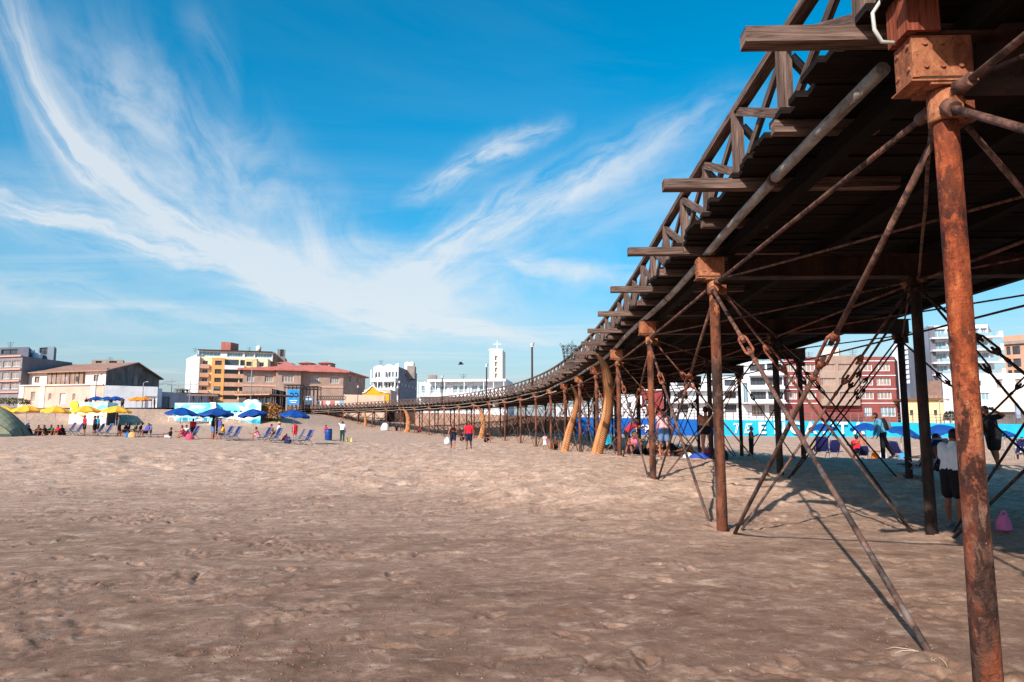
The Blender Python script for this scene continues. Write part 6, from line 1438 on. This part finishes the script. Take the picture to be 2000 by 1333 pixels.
d = 138; rt = thing('steel_gate', at(588, 800, d), 'dark open steel frame gateway with a blue sign at the shore end of the pier', 'gateway'); steel = mat('dark_steel', lin(58, 52, 52))
def frame(p0, p1, y0, y1, dd):
    for px in np.linspace(p0, p1, 5):
        a = at(px, y1, dd); MB().bar((a.x, dd, az(y1, dd)-.6), (a.x, dd, az(y0, dd)), .13, .13, (0, 1, 0)).build('post', steel, rt)
        MB().bar((a.x, dd+2.2, az(y1, dd)-.6), (a.x, dd+2.2, az(y0, dd)), .13, .13, (0, 1, 0)).build('post', steel, rt)
    q = MB()
    for y in (y0, y0+5.5):
        a, b = at(p0, y, dd), at(p1, y, dd)
        for o in (0, 2.2): q.bar((a.x-.1, dd+o, a.z), (b.x+.1, dd+o, b.z), .15, .15)
    for k in range(9): x = at(p0+(p1-p0)*k/8, y0, dd).x; q.bar((x, dd, az(y0, dd)), (x, dd+2.2, az(y0, dd)), .1, .1); x2 = at(p0+(p1-p0)*(k+1)/8, y0, dd).x; q.bar((x, dd-.01, az(y0+5.5, dd)), (min(x2, at(p1, y0, dd).x), dd-.01, az(y0, dd)), .07, .07)
    q.build('truss', steel, rt)
frame(555, 586, 752, 800, d); frame(590, 620, 755, 800, d+3)
a, b = at(560, 791, d-.25), at(585, 761, d-.25); sg = MB().hexa(V((a.x, d-.3, a.z)), V((b.x-a.x, 0, 0)), V((0, .08, 0)), V((0, 0, b.z-a.z))).build('sign_panel', mat('sign_blue', lin(24, 110, 178), lin(60, 150, 206), 1.0), rt)
q = MB()
for px, s_ in ((569, 1), (578, 1)):
    c = at(px, 772, d-.35); q.tube([c+V((math.cos(t)*.40*s_, 0, math.sin(t)*.36)) for t in np.linspace(-2.6, 2.2, 14)], .085, 6)
q.build('emblem', mat('emblem_dark', lin(24, 36, 60)), sg); q = MB()
for y, w in ((783, 1.5), (786.5, 1.1)): c = at(573, y, d-.36); q.box(c, (w, .03, .14))
q.build('emblem_bar', whitew, sg)
a, b = at(592, 791, d+2.6), at(612, 774, d+2.6); MB().hexa(V((a.x, d+2.5, a.z)), V((b.x-a.x, 0, 0)), V((0, .06, 0)), V((0, 0, b.z-a.z))).build('notice_panel', mat('pale_panel', lin(214, 220, 222), lin(176, 190, 196), 2), rt)
d = 142; cols_ = [lin(214, 226, 230), lin(226, 130, 130), lin(236, 228, 220), lin(214, 110, 110), lin(230, 226, 224), lin(140, 180, 196)]
rt = thing('banner_row', at(618, 793, d), 'row of white and pink banners on a trellis behind the pier railing', 'banner')
for k in range(6): a = at(618+k*9, 792, d); MB().hexa(a, V((.88, 0, 0)), V((0, .04, 0)), V((0, 0, .85))).build('banner', mat('banner%d' % k, cols_[k]), rt)
q = MB()
for k in range(13): a, b = at(618+k*4.5, 781, d+.2), at(618+(k+1)*4.5, 774, d+.2); q.bar(a, b, .08, .08); q.bar(V((a.x, a.y, b.z)), V((b.x, b.y, a.z)), .08, .08)
for y in (774, 781, 792): a, b = at(618, y, d+.2), at(674, y, d+.2); q.bar(a, b, .1, .1)
q.build('trellis', FRD, rt)
oc = mural('ochre_scrub', None, [(.35, lin(70, 50, 110)), (.5, lin(196, 130, 60)), (.62, lin(150, 150, 90))], 1.2)
b0 = ground_pt(527, 100); foliage('flowering_shrub', b0, (2.1, 1.2, 1.7), 1500, oc, 'orange and violet flowering shrub mound right of the painted wall', 'shrub', .3, .22)
foliage('shrub', at(18, 790, 100), (3.2, 1.5, .7), 600, mat('olive_leaf', lin(120, 116, 84), lin(90, 88, 62), 2), 'olive scrub on the sand bank behind the yellow umbrellas at far left', 'shrub', 0, .2)
# small umbrellas and people on the upper plaza
PG = 'small umbrellas on the plaza by the old house'
for px, cm, l in ((185, blue_cloth, 'leftmost small blue umbrella on the plaza in front of the white wing'), (206, blue_cloth, 'middle small blue umbrella on the plaza in front of the white wing'), (222, blue_cloth, 'right small blue umbrella on the plaza in front of the white wing'), (263, orange_cloth, 'left orange umbrella on the plaza before the grey wing'), (276, orange_cloth, 'right orange umbrella on the plaza before the grey wing')):
    umbrella(px, 108, 1.25, 774.5+random.uniform(-.5, 1), l, cm, PG)
for px, c, l in ((165, black, 'person in black standing on the plaza above the painted hut, left one'), (173, brownc, 'person in brown standing on the plaza above the painted hut, right one'), (197, teal, 'person in teal sitting under the plaza umbrellas'), (213, navyc, 'person in navy sitting under the plaza umbrellas'), (236, brownc, 'person in brown on the plaza right of the blue umbrellas'), (299, black, 'person in black leaning at the plaza edge before the grey wing')):
    p = V((ax(px, 106), 106, 4.25)); person(l, p, R(RNG.uniform(-60, 60)), 1.7, STAND, (('tshirt', c), ('pants', black)), 'short', SKIN_D, vox=.03)
# street lamps and utility poles
pole_m = mat('pole_grey', lin(150, 146, 146)); 
for px, y0, d, l in ((182, 733, 112, 'thin lamp pole in front of the old pink and white house'), (275, 748, 115, 'thin lamp pole in front of the grey wing of the old house'), (331, 740, 150, 'utility pole left of the orange apartment block, nearest the grey wing'), (344, 748, 150, 'utility pole with cross arms close to the orange apartment block'), (487, 705, 118, 'tall street lamp in front of the orange apartment block and brick building'), (413, 752, 115, 'thin white pole in front of the orange bay of the apartment block'), (367, 745, 116, 'thin pole at the left corner of the apartment block'), (762, 758, 136, 'lamp pole beside the orange curved facade'), (1838, 783, 88, 'thin lamp pole before the yellow house behind the sea wall')):
    b0 = V((ax(px, d), d, G0-.3 if px < 1000 else 1.8)); t_ = az(y0, d); rt = thing('street_lamp' if 'lamp' in l else 'utility_pole', b0, l, 'lamp post' if 'lamp' in l else 'pole')
    MB().tube([b0, V((b0.x, d, t_))], [.10, .06], 8).build('post', pole_m, rt); q = MB()
    if 'lamp' in l: q.tube([V((b0.x, d, t_-.05)), V((b0.x+.5, d-.2, t_+.15)), V((b0.x+1., d-.4, t_+.12))], [.05, .05, .14], 8)
    else:
        for z_ in (.5, 1.3): q.bar((b0.x-1., d, t_-z_), (b0.x+1., d, t_-z_), .1, .1)
    q.build('lamp_arm' if 'lamp' in l else 'cross_arm', pole_m, rt)
q = MB()
for k in range(3): q.tube([V((ax(331, 150)-1+k, 150, az(740, 150)-.5)), V((ax(300, 150), 150, az(744+k, 150)-.9)), V((ax(258, 150), 150, az(741+k*2, 150)))], .02, 4)
solo(q, 'power_cable', FRD, V((ax(300, 150), 150, az(744, 150))), 'thin power cables between the old house and the utility poles', 'cable')
c = V((ax(352, 160), 160, G0)); rt = thing('palm_tree', c, 'small palm tree left of the orange apartment block', 'tree'); MB().tube([c, c+V((.1, 0, 3)), c+V((0, 0, az(760, 160)-G0))], [.2, .16, .14], 8).build('trunk', FRD, rt); q = MB(); t0 = c+V((0, 0, az(760, 160)-G0))
for k in range(14):
    a = k*.449; dd = V((math.cos(a), math.sin(a), 0)); pts = [t0+dd*r_*1.9+V((0, 0, .7*r_-1.5*r_*r_)) for r_ in (0, .3, .6, .85, 1.)]; sd = V((-dd.y, dd.x, 0))
    for i in range(4): w0, w1 = (.1, .3, .3, .2, .03)[i], (.1, .3, .3, .2, .03)[i+1]; q.quad(pts[i]-sd*w0, pts[i]+sd*w0, pts[i+1]+sd*w1, pts[i+1]-sd*w1)
q.build('crown', leaf, rt)

# roof clutter: aerials, tanks and lines on the town roofs
def aerial(rt, px, y0, y1, d):
    c = at(px, y1, d); q = MB(); t_ = az(y0, d); q.tube([(c.x, d, c.z-.5), (c.x, d, t_)], .035, 5)
    for k in range(4): z_ = t_-.15-k*.28; q.tube([(c.x-.7+k*.1, d, z_), (c.x+.7-k*.1, d, z_)], .022, 4)
    q.build('aerial', FRD, rt)
by = {o['label']: o for o in bpy.data.objects if o.get('label')}
def named(s_): return next(o for k, o in by.items() if s_ in k)
o1 = named('tall orange and cream'); aerial(o1, 381, 680, 686, 187); aerial(o1, 487, 678, 685, 192)
q = MB()
for px in (450, 505): c = at(px, 684, 194); q.tube([(c.x, 194, c.z-.4), (c.x, 194, c.z+.9), (c.x, 194, c.z+1.2)], [.7, .7, .25], 10)
q.build('water_tank', oldwhite, o1)
aerial(named('white three storey house'), 744, 704, 716, 186); aerial(named('grey four storey'), 20, 668, 679, 136); aerial(named('old pink and white'), 215, 698, 704, 151)
aerial(named('brick red four storey'), 1666, 684, 697, 106); aerial(named('brick red four storey'), 1580, 688, 698, 107); aerial(named('white apartment tower'), 1870, 626, 638, 135); aerial(named('tall white flats'), 1490, 697, 707, 104)
c = at(845, 742, 136); rw = named('long low white'); q = MB(); q.box(c+V((0, 0, .4)), (1.6, 1.2, .9)); q.build('roof_unit', concrete, rw); aerial(rw, 905, 731, 742, 136)
